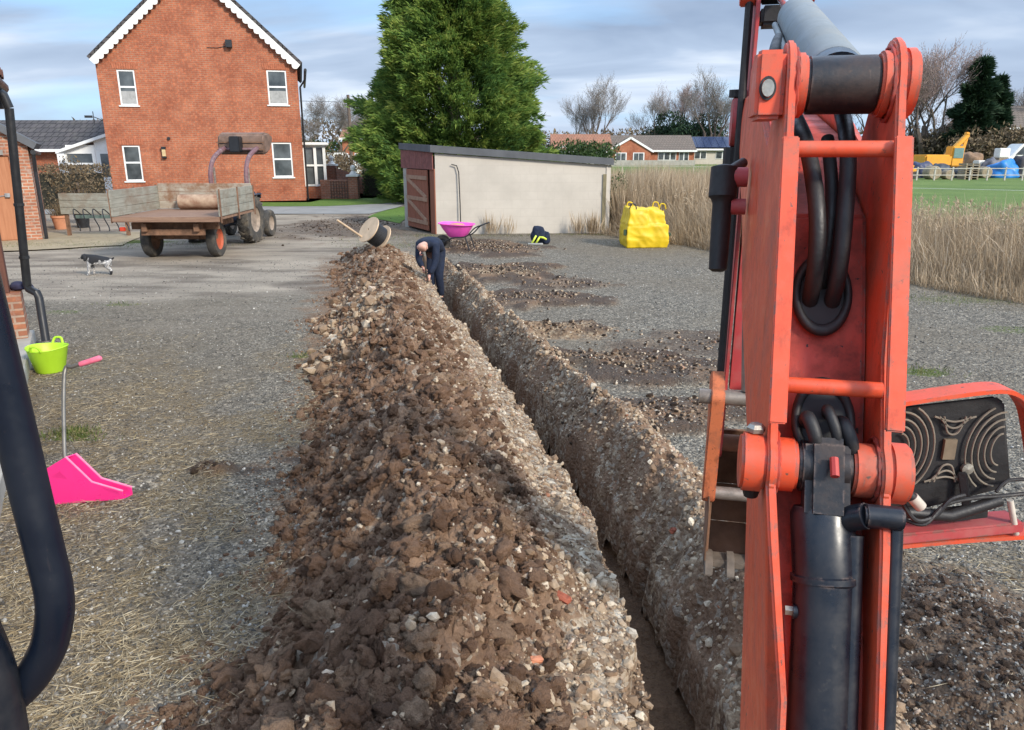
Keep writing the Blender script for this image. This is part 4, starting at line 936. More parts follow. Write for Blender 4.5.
# seed heads
n=600;s=nr.random(n);x=RA.x+(RB.x-RA.x)*s+nr.uniform(.5,4,n)*.8;y=RA.y+(RB.y-RA.y)*s+nr.uniform(.5,4,n)*.6
C=np.repeat(np.stack([x,y,.6+.45*nr.random(n)],-1),14,0);C[:,2]+=.16*nr.random(len(C));D=nr.normal(size=C.shape)*.5;D[:,2]+=.9;D[:,0]-=.3
tag(leaves('reed_seed_heads',C,D,.07*(.6+nr.random(len(C))),.014*(.6+nr.random(len(C))),.3+.6*nr.random(len(C)),M_reed),kind='stuff')
# rank grass tufts at garage foot, reed foot and shed foot
M_tuft=leafmat('rank_grass',[(0,(.05,.08,.02)),(.5,(.11,.15,.035)),(1,(.30,.25,.12))],.7,.25)
def tufts(name,areas,L=.12,W=.008):
    C=[];
    for cx,cy,rx,ry,n in areas: C.append(np.stack([nr.normal(cx,rx,n),nr.normal(cy,ry,n)],-1))
    C=np.concatenate(C);z=ground_h(C[:,0],C[:,1]);C=np.stack([C[:,0],C[:,1],z-.005],-1);n=len(C)
    D=nr.normal(size=(n,3))*.45;D[:,2]=.9
    return tag(leaves(name,C,D,L*(.4+.9*nr.random(n)),W*(.6+.8*nr.random(n)),nr.random(n),M_tuft),kind='stuff')
ar=[]
for px,py,rx,ry,n in((72,434,.10,.05,420),(66,440,.18,.04,150),(925,372,.16,.10,200),(950,300,.9,.3,500),(690,243,1.2,.2,700),(640,236,.3,.1,150),(110,244,1.6,.35,1400),(60,246,1.4,.3,1400),(430,236,.3,.2,250),(385,246,.5,.4,500),(370,240,.6,.5,300),(480,236,1.5,.05,200),(120,305,.2,.08,80),(300,357,.10,.05,80),(580,235,.9,.07,250)):
    c=gp(px,py);ar.append((c.x,c.y,rx,ry,n))
tufts('grass_tufts',ar,.055,.006)
# dry weeds against the garage wall
C=[];D=[]
for bx_,n in((-.55,60),(-.1,26),(2.1,160),(1.7,60)):
    b=np.stack([nr.normal(bx_,.09,n),np.full(n,19.7)+nr.normal(0,.03,n),np.zeros(n)],-1);C.append(b)
C=np.concatenate(C);n=len(C);D=nr.normal(size=(n,3))*.22;D[:,2]=1
tag(leaves('dry_weeds',C,D,.25+.45*nr.random(n),.018*np.ones(n),nr.random(n),M_reed),kind='stuff')
# straw litter on the left ground
M_straw=leafmat('straw',[(0,(.18,.135,.08)),(.5,(.34,.27,.165)),(1,(.50,.43,.30))],.8,.1)
n=110000;y=1.9*(9.5/1.9)**(nr.random(n)**1.1);x=nr.uniform(-1,1,n)*(.75*y+.4)
k=(a_straw(x,y,x-xc(y))*(.3+1.5*ss(.38,.62,fbm(x*2.4,y*2.4,4,207)))>nr.random(n)*1.05)&((x-xc(y)<-1.6)|(x-xc(y)>.95))&(np.hypot(x-MND[0],y-MND[1])>.8-.5*(nr.random(n)<.06));x=x[k];y=y[k];n=len(x)
z=surf(x,y)+.004+.012*nr.random(n);a=nr.uniform(0,2*PI,n);D=np.stack([np.cos(a),np.sin(a),.12*nr.normal(size=n)],-1)
tag(leaves('straw_litter',np.stack([x,y,z],-1),D,.03+.10*nr.random(n)**2,.0034*(.6+nr.random(n)),nr.random(n),M_straw),kind='stuff')
# ------------------------------------------------------------------ materials for things
def paint(name,c,rough=.45,dust=(.30,.24,.17),dm=.35,bump=.08,coat=0.0):
    t=NT(name);p=t.obj();n=t.noise(p,9,6,.7);n2=t.noise(p,70,3,.6);n3=t.noise(p,2.2,4,.6)
    cc=t.mix(t.ramp(n3,[(.35,0.0),(.7,.35)]),c,tuple(x*.62 for x in c))
    cc=t.mix(t.ramp(n,[(.47,0.0),(.76,dm)]),cc,dust)
    cc=t.mix(t.ramp(t.noise(t.map(p,(2.5,2.5,1.5)),6,6,.75),[(.55,0.0),(.68,dm*.8)]),cc,tuple(x*.35 for x in c))
    cc=t.mix(t.ramp(n2,[(.66,0.0),(.72,dm*1.3)]),cc,tuple(x*.5 for x in dust))
    # scratches and chips, most of them along the edges
    bv=t.n('ShaderNodeBevel');bv.samples=4;bv.inputs['Radius'].default_value=.006
    ge=t.n('ShaderNodeNewGeometry').outputs['Normal'];dt=t.n('ShaderNodeVectorMath',operation='DOT_PRODUCT');t.l(bv.outputs[0],dt.inputs[0]);t.l(ge,dt.inputs[1])
    ed=t.ma('MULTIPLY',t.ramp(dt.outputs['Value'],[(.80,1.0),(.985,0.0)]),t.ramp(t.noise(p,38,5,.75),[(.50,0.0),(.58,1.0)]))
    sc_=t.ramp(t.noise(t.map(p,(14,14,1.5),(.2,.1,0)),16,3,.6),[(.68,0.0),(.71,.55*dm)])
    sp_=t.ramp(t.voro(p,95),[(.04,.7*dm),(.09,0.0)])
    cc=t.mix(t.ma('MAXIMUM',t.ma('MULTIPLY',ed,.85),t.ma('MAXIMUM',sc_,sp_)),cc,(.16,.11,.09))
    r=t.ramp(n,[(.35,rough-.1),(.7,min(1,rough+.3))])
    return t.out(cc,r,t.bump(n2,bump,.002),spec=.5,**({'Coat Weight':coat} if coat else {}))
M_red=paint('orange_red_paint',(.72,.088,.032),.42,(.24,.14,.10),.75)
M_redg=paint('greasy_red_paint',(.48,.05,.025),.5,(.03,.022,.02),1.0,.3)
M_red2=paint('shade_tinted_red_paint',(.44,.055,.06),.5,(.38,.24,.2),.4)  # dusty red; sky-lit shade of the sides put into its dull pink base
M_blk=paint('black_steel_paint',(.007,.010,.017),.24,(.16,.14,.12),.16,.05)
M_rail_=paint('glossy_black_tube',(.004,.008,.018),.30,(.03,.03,.03),.1,.03)
M_hose=simple('rubber_hose',(.017,.016,.017),.55,.4,12,.25,90)
M_gun=paint('grey_cylinder_paint',(.19,.21,.215),.5,(.34,.33,.30),.5,.1)
M_steel=simple('worn_steel',(.30,.25,.21),.5,.5,14,.3,60,metal=.5)
M_bolt=simple('bolt_steel',(.42,.39,.33),.4,.4,30,.2,80,metal=.8)
M_rust=simple('rusty_steel',(.20,.105,.06),.85,.5,8,.5,50)
M_rustor=paint('rusty_orange_paint',(.60,.16,.06),.7,(.16,.08,.05),.9,.4)
M_mud=simple('dried_mud',(.26,.18,.11),.95,.4,20,.8,40)
M_mudst=simple('muddy_steel',(.13,.10,.075),.75,.5,14,.4,50)
M_blkd=paint('greasy_black_paint',(.010,.010,.013),.35,(.13,.07,.045),.42,.25)
M_chrome=simple('chrome_rod',(.6,.6,.6),.15,.1,5,0,metal=1.0)
M_tyre=simple('tyre_rubber',(.045,.042,.038),.9,.5,6,.5,30,c2=(.13,.11,.085))
M_skin=simple('skin',(.60,.33,.25),.55,.15,9,.1,60)
# ------------------------------------------------------------------ the digger we sit in
ex=thing('mini_excavator','orange red mini digger boom with black lift ram, dipper arm and cab grab rail','excavator',(0,0,0))
aY=R(12.5);O=Vector((.464,1.075,0));U=Vector((math.sin(aY),math.cos(aY),0));Wv=Vector((math.cos(aY),-math.sin(aY),0))
class Warp:   # (u,w,z)->world; the bracket leans away from the cab towards its top pin
    B=Matrix(((U.x,Wv.x*.765,0,O.x),(U.y,Wv.y*.765,0,O.y),(0,0,1,0),(0,0,0,1)))
    def __init__(s,pre=None): s.pre=pre or Matrix.Identity(4)
    def __matmul__(s,o):
        if isinstance(o,Matrix): return Warp(s.pre@o)
        v=s.pre@Vector(o);b=min(1,max(0,(v.x-.5)/1.0));b=b*b*(3-2*b);h=max(0,v.z-1.66)
        f=min(1,max(0,(1.61-v.z)/.16))*(1-b);f=f*(1 if v.x<.6 else 0);v.y+=f*.036*(.1-v.y)/.2
        return Warp.B@Vector((v.x+(1-b)*.22*min(h,.6)+b*.08,v.y+b*.065,v.z+(1-b)*.09*min(h,.6)))
ML=Warp()
def L(u,w,z): return ML@Vector((u,w,z))
def arc(cx,cz,r,a0,a1,n=10): return [(cx+r*math.cos(R(a0+(a1-a0)*i/n)),cz+r*math.sin(R(a0+(a1-a0)*i/n))) for i in range(n+1)]
zB,zT=1.66,2.15
PB_=(-.07,zB);PT_=(.03,zT)
# boom: two side plates and the box between them
back=[(-.52,.55),(-.36,1.05),(-.23,1.38),(-.15,1.58)]
plate=back+arc(-.075,zB,.045,200,120,5)+[(-.062,1.80),(-.05,2.0)]+arc(.035,2.155,.056,190,40,10)+[(.14,2.13),(.20,2.07),(.36,2.12),(1.0,2.22),(1.62,2.275)]+arc(1.72,2.195,.085,100,-80,8)+[(1.3,2.02),(.8,1.90),(.5,1.76),(.3,1.52),(.12,1.12),(-.06,.75),(-.22,.45)]
for s in(-1,1):
    MB().prism(plate,s*.098-.009,s*.098+.009,ML).build('boom_side_plate',M_red,ex,bevel=.0035)
box_=[(-.45,.6),(-.30,1.08),(-.15,1.40),(-.03,1.60),(.035,1.80),(.10,1.97),(.26,2.03),(.36,2.09),(1.0,2.19),(1.6,2.25),(1.66,2.13),(1.3,2.045),(.8,1.925),(.5,1.785),(.3,1.545),(.1,1.14),(-.08,.77),(-.24,.5)]
MB().prism(box_,-.0885,.0885,ML).build('boom_box',M_redg,ex,bevel=.006)
# front flanges (thickened near edge) of the plates
for s in(-1,1):
    fl=MB();pp=[(-.155,1.58),(-.135,1.62)]
    fl.bar(L(-.128,s*.098,1.73),L(-.052,s*.098,2.08),.024,.010,tuple(U)).build('flange',M_red,ex,bevel=.002)
# pin bosses
def boss(u,z,w0,w1,r,mat=M_red,name='pin_boss',bev=.004): return MB().cyl(L(u,w0,z),L(u,w1,z),r,n=32).build(name,mat,ex,bevel=bev)
boss(*PB_,.1075,.145,.043);boss(*PB_,-.152,-.1075,.043);boss(*PB_,-.088,-.050,.039);boss(*PB_,.046,.088,.039)
boss(*PT_,.1075,.132,.050);boss(*PT_,-.088,-.066,.047);boss(*PT_,.066,.088,.047)
MB().prism([(-.005,2.105),(-.01,2.195),(.06,2.20),(.12,2.18),(.13,2.105)],-.162,-.1075,ML).build('pin_housing',M_red,ex,bevel=.006)
MB().lathe([(0,0),(.010,0),(.0115,.003),(.0115,.010),(0,.010)],ML@Matrix.Translation((-.006,-.140,2.145))@Matrix.Rotation(R(-90),4,'Y'),20).build('pin_bolt',M_bolt,ex,smooth=True)
MB().lathe([(.0125,0),(.016,.001),(.016,.005),(.0125,.005)],ML@Matrix.Translation((-.005,-.140,2.145))@Matrix.Rotation(R(-90),4,'Y'),20,True).build('bolt_ring',M_hose,ex,smooth=True)
MB().lathe([(0,0),(.014,0),(.014,.006),(.009,.011),(0,.011)],Matrix.Translation(L(-.07,-.126,zB+.041)),6).build('pin_bolt',M_bolt,ex)
MB().lathe([(0,-.016),(.010,-.014),(.014,0),(0,0)],Matrix.Translation(L(-.07,-.126,zB-.041)),12).build('pin_bolt',M_hose,ex)
# weld beads round the bosses and along the plates
for (u,z),r in((PB_,.0415),(PT_,.0485)):
    for w0 in(-.0865,.0865):
        wb_=MB();P=[L(u+r*math.cos(2*PI*k/40),w0,z+r*math.sin(2*PI*k/40)) for k in range(41)]
        wb_.tube(P,[.0022+.0009*(k%3) for k in range(41)],6);wb_.build('weld_bead',M_redg,ex,smooth=True)
# cross tubes
for u,z in((-.035,2.065),(-.072,1.765)): MB().cyl(L(u,-.09,z),L(u,.09,z),.0115,n=20).build('cross_tube',M_red,ex,smooth=True)
# slotted web seen between the plates and the two grommets
def ring(u,z,tilt,r,rr,ri):
    M=ML@Matrix.Translation((u,0,z))@Matrix.Rotation(R(tilt),4,'Y')
    n=14;prof=[(r+rr*math.cos(2*PI*k/n),rr*math.sin(2*PI*k/n)) for k in range(n)]
    MB().lathe(prof,M,36,True).build('grommet',M_hose,ex,smooth=True)
    MB().lathe([(0,.001),(r,.001)],M,36).build('grommet_hole',M_dark,ex)
ring(.046,1.865,-70,.050,.0085,.04);ring(-.042,1.712,-62,.050,.0085,.04)
# hoses
def hz(pts,r,name='hose',mat=None,n=12):
    P=[L(*p) for p in pts];out=[]
    for i in range(len(P)-1):
        p0=P[max(i-1,0)];p1=P[i];p2=P[i+1];p3=P[min(i+2,len(P)-1)]
        for k in range(6):
            t=k/6;out.append(.5*((2*p1)+(p2-p0)*t+(2*p0-5*p1+4*p2-p3)*t*t+(3*p1-p0-3*p2+p3)*t**3))
    out.append(P[-1]);return MB().tube(out,r,n).build(name,mat or M_hose,ex,smooth=True)
hz([(.06,-.022,1.84),(.01,-.024,1.90),(.0,-.030,1.98),(.05,-.045,2.06),(.15,-.05,2.10),(.30,-.045,2.13)],.0125)
hz([(.06,.020,1.84),(.01,.020,1.90),(.005,.022,1.98),(.05,.03,2.06),(.15,.035,2.12),(.30,.04,2.17)],.0125)
hz([(.07,.0,1.85),(.035,.002,1.92),(.04,.004,2.0),(.10,.0,2.08)],.010)
hz([(-.03,-.03,1.70),(-.075,-.035,1.725),(-.085,-.02,1.70),(-.06,-.01,1.66),(-.03,-.005,1.60)],.010)
hz([(-.03,.03,1.71),(-.08,.03,1.72),(-.085,.045,1.69),(-.05,.05,1.64)],.009)
hz([(-.03,.01,1.715),(-.07,.0,1.735),(-.085,.015,1.71),(-.07,.03,1.67)],.008)
MB().bb(-.045,.05,-.04,.04,1.60,1.66).build('mud_lump',M_mud,ex) if False else None
# lift ram
rd=(Vector((-.47,0,.62))-Vector((PB_[0],0,zB))).normalized()
def RP(d,w=0,off=0): 
    v=Vector((PB_[0],0,zB))+rd*d; nn=Vector((-rd.z,0,rd.x)); nn=nn if nn.x<0 else -nn
    return L(v.x+nn.x*off,w,v.z+nn.z*off)
MB().cyl(L(PB_[0],-.048,zB),L(PB_[0],.044,zB),.037,n=32).build('ram_eye',M_blkd,ex,bevel=.004)
MB().bar(RP(-.035,0,.02),RP(.075,0,.02),.060,.050,tuple(U)).build('ram_head',M_blkd,ex,bevel=.010)
MB().tube([RP(.055),RP(.065),RP(.15),RP(.152),RP(.160),RP(.162),RP(1.2)],[.038,.0435,.0435,.0465,.0465,.043,.043],36).build('lift_ram_barrel',M_blk,ex,smooth=True)
MB().tube([RP(.09,.05,.016),RP(1.2,.05,.016)],.015,14).build('ram_pipe',M_blk,ex,smooth=True)
MB().tube([RP(.065,.118,.03),RP(1.2,.112,.03)],.0105,16).build('feed_pipe',M_blk,ex,smooth=True)
MB().cyl(RP(.060,.060,.045),RP(.060,.125,.045),.0165,n=24).build('pipe_fitting',M_blk,ex,bevel=.003)
MB().cyl(RP(.070,.03,.02),RP(.060,.065,.045),.018,n=20).build('elbow_fitting',M_blk,ex,smooth=True)
MB().cyl(RP(.205,-.045,.01),RP(.205,-.072,.01),.011,n=12).build('bleed_fitting',M_blk,ex,smooth=True)
MB().cyl(RP(.205,-.071,.01),RP(.205,-.088,.01),.007,n=6).build('grease_nipple',M_bolt,ex,smooth=True)
MB().cyl(RP(-.01,.006,.052),RP(.012,.006,.060),.006,n=8).build('grease_nipple',simple('red_cap',(.5,.05,.04),.5),ex,smooth=True)
# dipper ram (grey) rising away from the top pin
dtop=L(1.66,0,2.62);dt0=L(PT_[0],0,zT);dd_=(dtop-dt0).normalized()
def DP(d,w=0,off=0): return dt0+dd_*d+Wv*w*.765+Vector((0,0,off))
MB().cyl(L(PT_[0],-.0655,zT),L(PT_[0],.0655,zT),.042,n=32).build('dipper_ram_eye',M_blkd,ex,bevel=.004)
MB().tube([DP(.03),DP(.075)],[.043,.044],32).build('ram_collar',M_blk,ex,smooth=True)
MB().tube([DP(.07),DP(.08),DP(.84),DP(.85)],[.042,.0465,.0465,.038],36).build('dipper_ram_barrel',M_gun,ex,smooth=True)
MB().cyl(DP(.8),DP(1.60),.022,n=20).build('dipper_ram_rod',M_chrome,ex,smooth=True)
MB().cyl(DP(.12,-.07,-.01),DP(.8,-.07,-.01),.007,n=10).build('ram_pipe',M_gun,ex,smooth=True)
hz([(.34,-.09,2.17),(.38,-.085,2.21),(.46,-.07,2.25),(.58,-.05,2.28)],.012)
MB().cyl(L(.30,-.085,2.14),L(.33,-.088,2.175),.018,n=12).build('hose_joint',simple('teal_fitting',(.05,.16,.14),.4),ex,smooth=True)
# boom tip boss, side coupling
boss(1.72,2.195,-.155,-.107,.085,M_red2);boss(1.72,2.195,.107,.14,.085,M_red2)
MB().cyl(L(1.72,-.135,2.28),L(1.72,-.135,2.305),.03,n=12).build('pin_bolt',M_hose,ex);MB().cyl(L(1.72,-.135,2.11),L(1.72,-.135,2.04),.035,n=12).build('pin_bolt',M_hose,ex)
MB().cyl(L(.62,-.107,2.01),L(.62,-.150,2.01),.022,n=14).build('coupling_stub',M_red2,ex,smooth=True);MB().cyl(L(.62,-.107,1.95),L(.62,-.150,1.95),.018,n=14).build('coupling_stub',M_red2,ex,smooth=True)
cp=[L(.62,-.175,z) for z in(2.035,2.03,1.97,1.965,1.955,1.90,1.82,1.815)]
MB().tube(cp,[.012,.03,.032,.026,.022,.022,.021,.012],18).build('hose_coupling',M_hose,ex,smooth=True)
hz([(.62,-.175,1.965),(.615,-.18,1.99),(.62,-.16,2.02),(.7,-.12,2.04)],.012)
# dipper arm
dp=[(1.60,2.62),(1.66,2.68),(1.72,2.64),(1.78,2.45),(1.88,2.2),(1.86,1.9),(1.80,1.2),(1.80,.98)]+arc(1.745,.96,.06,0,-180,6)+[(1.68,1.2),(1.66,1.9),(1.62,2.12),(1.62,2.3),(1.60,2.5)]
for s in(-1,1): MB().prism(dp,s*.085-.009,s*.085+.009,ML).build('dipper_side_plate',M_red2,ex,bevel=.003)
MB().prism([(1.70,2.36),(1.76,2.36),(1.83,2.2),(1.80,1.9),(1.76,1.2),(1.70,1.2),(1.68,1.9),(1.65,2.3)],-.063,.063,ML).build('dipper_box',M_red2,ex)
boss(1.66,2.62,-.16,-.095,.055,M_red);boss(1.66,2.62,.095,.15,.055,M_red);boss(1.66,2.62,-.07,.07,.05,M_hose,'ram_eye')
MB().bb(1.60,1.72,-.07,.07,2.50,2.56,ML).build('hose_clamp',M_hose,ex,bevel=.01)
MB().cyl(L(1.64,-.12,2.58),L(1.63,-.12,1.05),.014,n=8).build('dipper_hose',M_hose,ex,smooth=True)
boss(1.745,.96,-.10,.10,.035,M_rust,'pivot_pin')
# linkage and bucket
MB().prism([(1.70,1.25),(1.60,1.30)]+arc(1.52,1.22,.03,90,200,4)+[(1.55,1.02),(1.60,.80)]+arc(1.63,.78,.03,180,340,4)+[(1.63,1.0)],-.165,-.10,ML).build('bucket_link',M_rustor,ex,bevel=.004)
MB().prism([(1.70,1.25),(1.60,1.30)]+arc(1.52,1.22,.03,90,200,4)+[(1.55,1.02),(1.60,.80)]+arc(1.63,.78,.03,180,340,4)+[(1.63,1.0)],.10,.19,ML).build('bucket_link',M_rustor,ex,bevel=.004)
MB().cyl(L(1.53,-.22,1.22),L(1.53,.13,1.22),.028,n=16).build('link_pin',M_steel,ex,smooth=True);MB().cyl(L(1.63,-.16,.79),L(1.63,.14,.79),.026,n=16).build('link_pin',M_steel,ex,smooth=True)
MB().tube([L(1.60,0,2.0),L(1.56,0,1.5),L(1.53,0,1.25)],[.035,.035,.02],16).build('bucket_ram',M_steel,ex,smooth=True)
bs=[(1.62,.86),(1.80,1.0),(1.84,.98),(1.90,.86),(1.93,.70),(1.87,.55),(1.74,.47),(1.62,.50)]
bk=MB()
for s in(-1,1): bk.prism(bs,s*.12-.007,s*.12+.007,ML)
inn=[(a,b) for a,b in bs[2:]];
for i in range(len(inn)-1):
    a,b=Vector((inn[i][0],0,inn[i][1])),Vector((inn[i+1][0],0,inn[i+1][1]));v=b-a;nn=Vector((-v.z,0,v.x)).normalized()*.012
    bk.prism([(a.x,a.z),(b.x,b.z),(b.x+nn.x,b.z+nn.z),(a.x+nn.x,a.z+nn.z)],-.113,.113,ML)
bo=bk.build('bucket',M_rust,ex,bevel=.002)
MB().bb(1.58,1.66,-.135,.135,.485,.515,ML).build('cutting_edge',M_mudst,bo,bevel=.004)
for w_ in(-.11,0,.11):
    MB().prism([(1.64,.535),(1.58,.525),(1.53,.475),(1.55,.465),(1.62,.48)],w_-.022,w_+.022,ML).build('tooth',M_mudst,bo,bevel=.004)
MB().prism([(1.66,.78),(1.55,.79),(1.52,.70),(1.56,.52),(1.66,.52)],-.135,-.128,ML).build('side_cutter',M_rust,bo,bevel=.002)
# work lamp in its red guard, seen from behind
Yl=1.17
def wl(px,py,dy=0.0): return at(px,py,Yl+dy)
gpts=[(898,400),(930,395),(985,388),(1008,390),(1022,402),(1030,425),(1040,500),(1043,522),(1030,530),(960,535),(893,541)]
def smooth_path(P,k=6):
    out=[]
    for i in range(len(P)-1):
        p0=P[max(i-1,0)];p1=P[i];p2=P[i+1];p3=P[min(i+2,len(P)-1)]
        for j in range(k):
            t=j/k;out.append(.5*((2*p1)+(p2-p0)*t+(2*p0-5*p1+4*p2-p3)*t*t+(3*p1-p0-3*p2+p3)*t**3))
    out.append(P[-1]);return out
path=smooth_path([wl(*p) for p in gpts],4)
gm=MB()
nrmv=Vector((0,1,0));rows=[]
for i,p in enumerate(path):
    d=(path[min(i+1,len(path)-1)]-path[max(i-1,0)]).normalized();side=d.cross(nrmv).normalized()*.0035
    rows.append([p-side-nrmv*.022,p+side-nrmv*.022,p+side+nrmv*.022,p-side+nrmv*.022])
b0=len(gm.v)
for r_ in rows: gm.v+=[tuple(q) for q in r_]
for i in range(len(rows)-1):
    for k in range(4): gm.f.append((i*4+k,i*4+(k+1)%4,(i+1)*4+(k+1)%4,(i+1)*4+k))
gm.f+=[(0,1,2,3),tuple(len(rows)*4-4+k for k in(3,2,1,0))]
gm.build('lamp_guard',M_red,ex)
MB().bar(wl(893,533,.0),wl(1015,521,.0),.05,.02).build('guard_base',M_red2,ex,bevel=.003)
c_=[(888,408),(995,396),(1004,402),(1010,480),(1003,488),(925,508),(888,508)]
q0=[wl(*p,.0) for p in c_];q1=[wl(*p,.035) for p in c_];n=len(q0)
lm=MB().add(q0+q1,[tuple(range(n)),tuple(reversed(range(n,2*n)))]+[(i,n+i,n+(i+1)%n,(i+1)%n) for i in range(n)])
lamp=lm.build('work_lamp',M_hose,ex,bevel=.003)
# curved cooling fins: arcs from the left and right, chevrons top and bottom
X0,X1,Z0_,Z1_=wl(892,450).x,wl(1003,450).x,wl(950,490).z,wl(950,405).z
def fin(cx,cz,rx,rz,a0,a1):
    P=[Vector((cx+rx*math.cos(R(a0+(a1-a0)*i/18)),Yl-.006,cz+rz*math.sin(R(a0+(a1-a0)*i/18)))) for i in range(19)]
    P=[p for p in P if X0<p.x<X1 and Z0_+.004<p.z<Z1_-.002]
    return P
cz=(Z0_+Z1_)/2;fins=MB()
for k in range(5):
    for sgn,cx in((1,X0+.008),(-1,X1-.008)):
        P=fin(cx,cz,.016+.0105*k,.028+.0125*k,-88 if sgn>0 else 92,88 if sgn>0 else 268)
        if len(P)>2: fins.tube(P,.0017,6)
for k in range(3):
    for s in(-1,1):
        c0=(X0+X1)/2;fins.tube(smooth_path([Vector((c0-.030-.008*k+.012,Yl-.006,cz+s*.058)),Vector((c0-.008,Yl-.006,cz+s*(.030+.010*k))),Vector((c0+.008,Yl-.006,cz+s*(.030+.010*k))),Vector((c0+.030+.008*k-.012,Yl-.006,cz+s*.058))]),.0017,6)
fins.build('cooling_fins',simple('dusty_fins',(.20,.17,.13),.8,.3,30,.2),lamp,smooth=True)
c0=(X0+X1)/2;MB().box((c0,Yl-.004,cz),(.02,.006,.035)).build('label_plate',simple('dusty_plate',(.17,.13,.085),.8,.4,30),lamp)
MB().lathe([(0,0),(.010,0),(.010,.006),(0,.008)],Matrix.Translation(wl(966,468,-.004))@Matrix.Rotation(R(90),4,'X'),10).build('lamp_screw',M_bolt,lamp)
# bracket, cables and connectors
MB().bar(wl(962,472,-.01),wl(968,515,-.02),.008,.014).bar(wl(945,515,-.01),wl(985,510,-.01),.02,.02).build('lamp_bracket',M_hose,ex,bevel=.002)
MB().tube([wl(900,512,-.02),wl(950,516,-.025),wl(1000,500,-.02)],.010,10).build('wiring_loom',M_hose,ex,smooth=True)
def cable(pts,r): MB().tube(smooth_path([wl(*p) for p in pts]),r,8).build('cable',M_hose,ex,smooth=True)
cable([(905,520,-.03),(925,524,-.04),(945,505,-.03),(975,498,-.03),(1000,496,-.02),(1040,492,-.01)],.0035)
cable([(900,498,-.03),(915,520,-.04),(935,516,-.035),(950,500,-.03),(965,495,-.03)],.004)
cable([(996,492,-.03),(1010,480,-.02),(1045,481,.0)],.003)
MB().tube([wl(897,486,-.04),wl(915,500,-.04)],.009,12).build('plug',M_hose,ex,smooth=True)
MB().tube([wl(912,497,-.041),wl(921,507,-.041)],.0095,12).build('plug_collar',simple('dirty_white_plastic',(.5,.45,.38),.6,.3,20),ex,smooth=True)
MB().tube([wl(1010,500,-.02),wl(1016,534,-.02)],.005,10).build('plug_collar',bpy.data.materials['dirty_white_plastic'],ex,smooth=True)
# grab rail of the cab, left foreground
Yh=.52
hp_=[(-72,90),(-32,240),(8,400),(32,500),(46,556),(54,592),(54,622),(45,655),(20,690),(-40,740)]
MB().tube(smooth_path([at(px,py,Yh) for px,py in hp_],8),.0138,28).build('grab_rail',M_rail_,ex,smooth=True)
MB().tube(smooth_path([at(px,py,Yh-.02) for px,py in((-60,560),(-12,660),(6,740),(20,830))],6),.0165,24).build('grab_rail_bracket',M_blk,ex,smooth=True)
# swing post and front of the chassis below the frame
MB().prism([(-.62,.35),(-.62,.62),(-.40,.70),(-.16,.62),(-.16,.35)],-.16,.16,ML).build('swing_post',M_red,ex,bevel=.01)
# ------------------------------------------------------------------ skinned figures
def figure(name,V,E,Rr,mat,parent,sub=2,root=0):
    me=bpy.data.meshes.new(name);me.from_pydata([tuple(v) for v in V],E,[]);o=bpy.data.objects.new(name,me);link(o)
    m=o.modifiers.new('s','SKIN');me.skin_vertices[0] if len(me.skin_vertices) else None
    if not me.skin_vertices:
        bm=bmesh.new();bm.from_mesh(me);bm.verts.layers.skin.verify();bm.to_mesh(me);bm.free()
    sv=me.skin_vertices[0].data
    for i,r in enumerate(Rr): sv[i].radius=(r,r) if not isinstance(r,tuple) else r; sv[i].use_root=(i==root)
    m.use_smooth_shade=True;s=o.modifiers.new('d','SUBSURF');s.levels=sub;s.render_levels=sub
    dg=bpy.context.evaluated_depsgraph_get();nm=bpy.data.meshes.new_from_object(o.evaluated_get(dg));nm.materials.clear();nm.materials.append(mat)
    bpy.data.objects.remove(o);r_=bpy.data.objects.new(name,nm);link(r_,parent)
    for p in nm.polygons:p.use_smooth=True
    return r_
# person bending into the trench ; local frame: x = right of facing, y = facing
pY=12.25;pX=float(xc(pY));pz=float(tz(np.array([pY]))[0])+.03
fdir=Vector((-.24,-.97,0)).normalized();rz_=math.atan2(fdir.y,fdir.x)-PI/2
per=thing('person','bald person in dark navy overalls bending down into the far end of the trench','person',(pX-.07,pY-.05,pz+.10),rz_)
J={'pel':(0,-.02,.95),'sp':(0,.18,1.04),'ch':(0,.38,1.08),'nk':(0,.53,1.06),'nk2':(0,.59,1.05),'hd':(0,.675,1.03),'hd2':(0,.72,.98),
 'ls':(-.145,.42,1.03),'le':(-.155,.47,.77),'lw':(-.08,.56,.56),'rs':(.145,.42,1.03),'re':(.14,.49,.79),'rw':(.04,.58,.68),
 'lh':(-.07,-.02,.88),'lk':(-.075,.10,.48),'la':(-.075,.0,.08),'lt':(-.08,.16,.035),'rh':(.07,-.02,.88),'rk':(.075,.12,.48),'ra':(.075,.03,.08),'rt':(.08,.2,.035)}
names=list(J);ix={k:i for i,k in enumerate(names)}
Ed=[('pel','sp'),('sp','ch'),('ch','nk'),('nk','nk2'),('nk2','hd'),('hd','hd2'),('ch','ls'),('ls','le'),('le','lw'),('ch','rs'),('rs','re'),('re','rw'),('pel','lh'),('lh','lk'),('lk','la'),('la','lt'),('pel','rh'),('rh','rk'),('rk','ra'),('ra','rt')]
rad=dict(pel=(.16,.135),sp=(.155,.14),ch=(.16,.14),nk=.07,nk2=.052,hd=.096,hd2=.078,ls=.065,le=.045,lw=.03,rs=.065,re=.045,rw=.03,lh=.09,lk=.062,la=.04,lt=.035,rh=.09,rk=.062,ra=.04,rt=.035)
figure('body',[J[k] for k in names],[(ix[a],ix[b]) for a,b in Ed],[rad[k] for k in names],M_skin,per)
skip={'hd','hd2'};cn=[k for k in names if k not in skip];ci={k:i for i,k in enumerate(cn)}
M_navy=simple('navy_cloth',(.007,.014,.036),.9,.35,10,.6,45)
def shr(r): return tuple(x+.018 for x in r) if isinstance(r,tuple) else r+.018
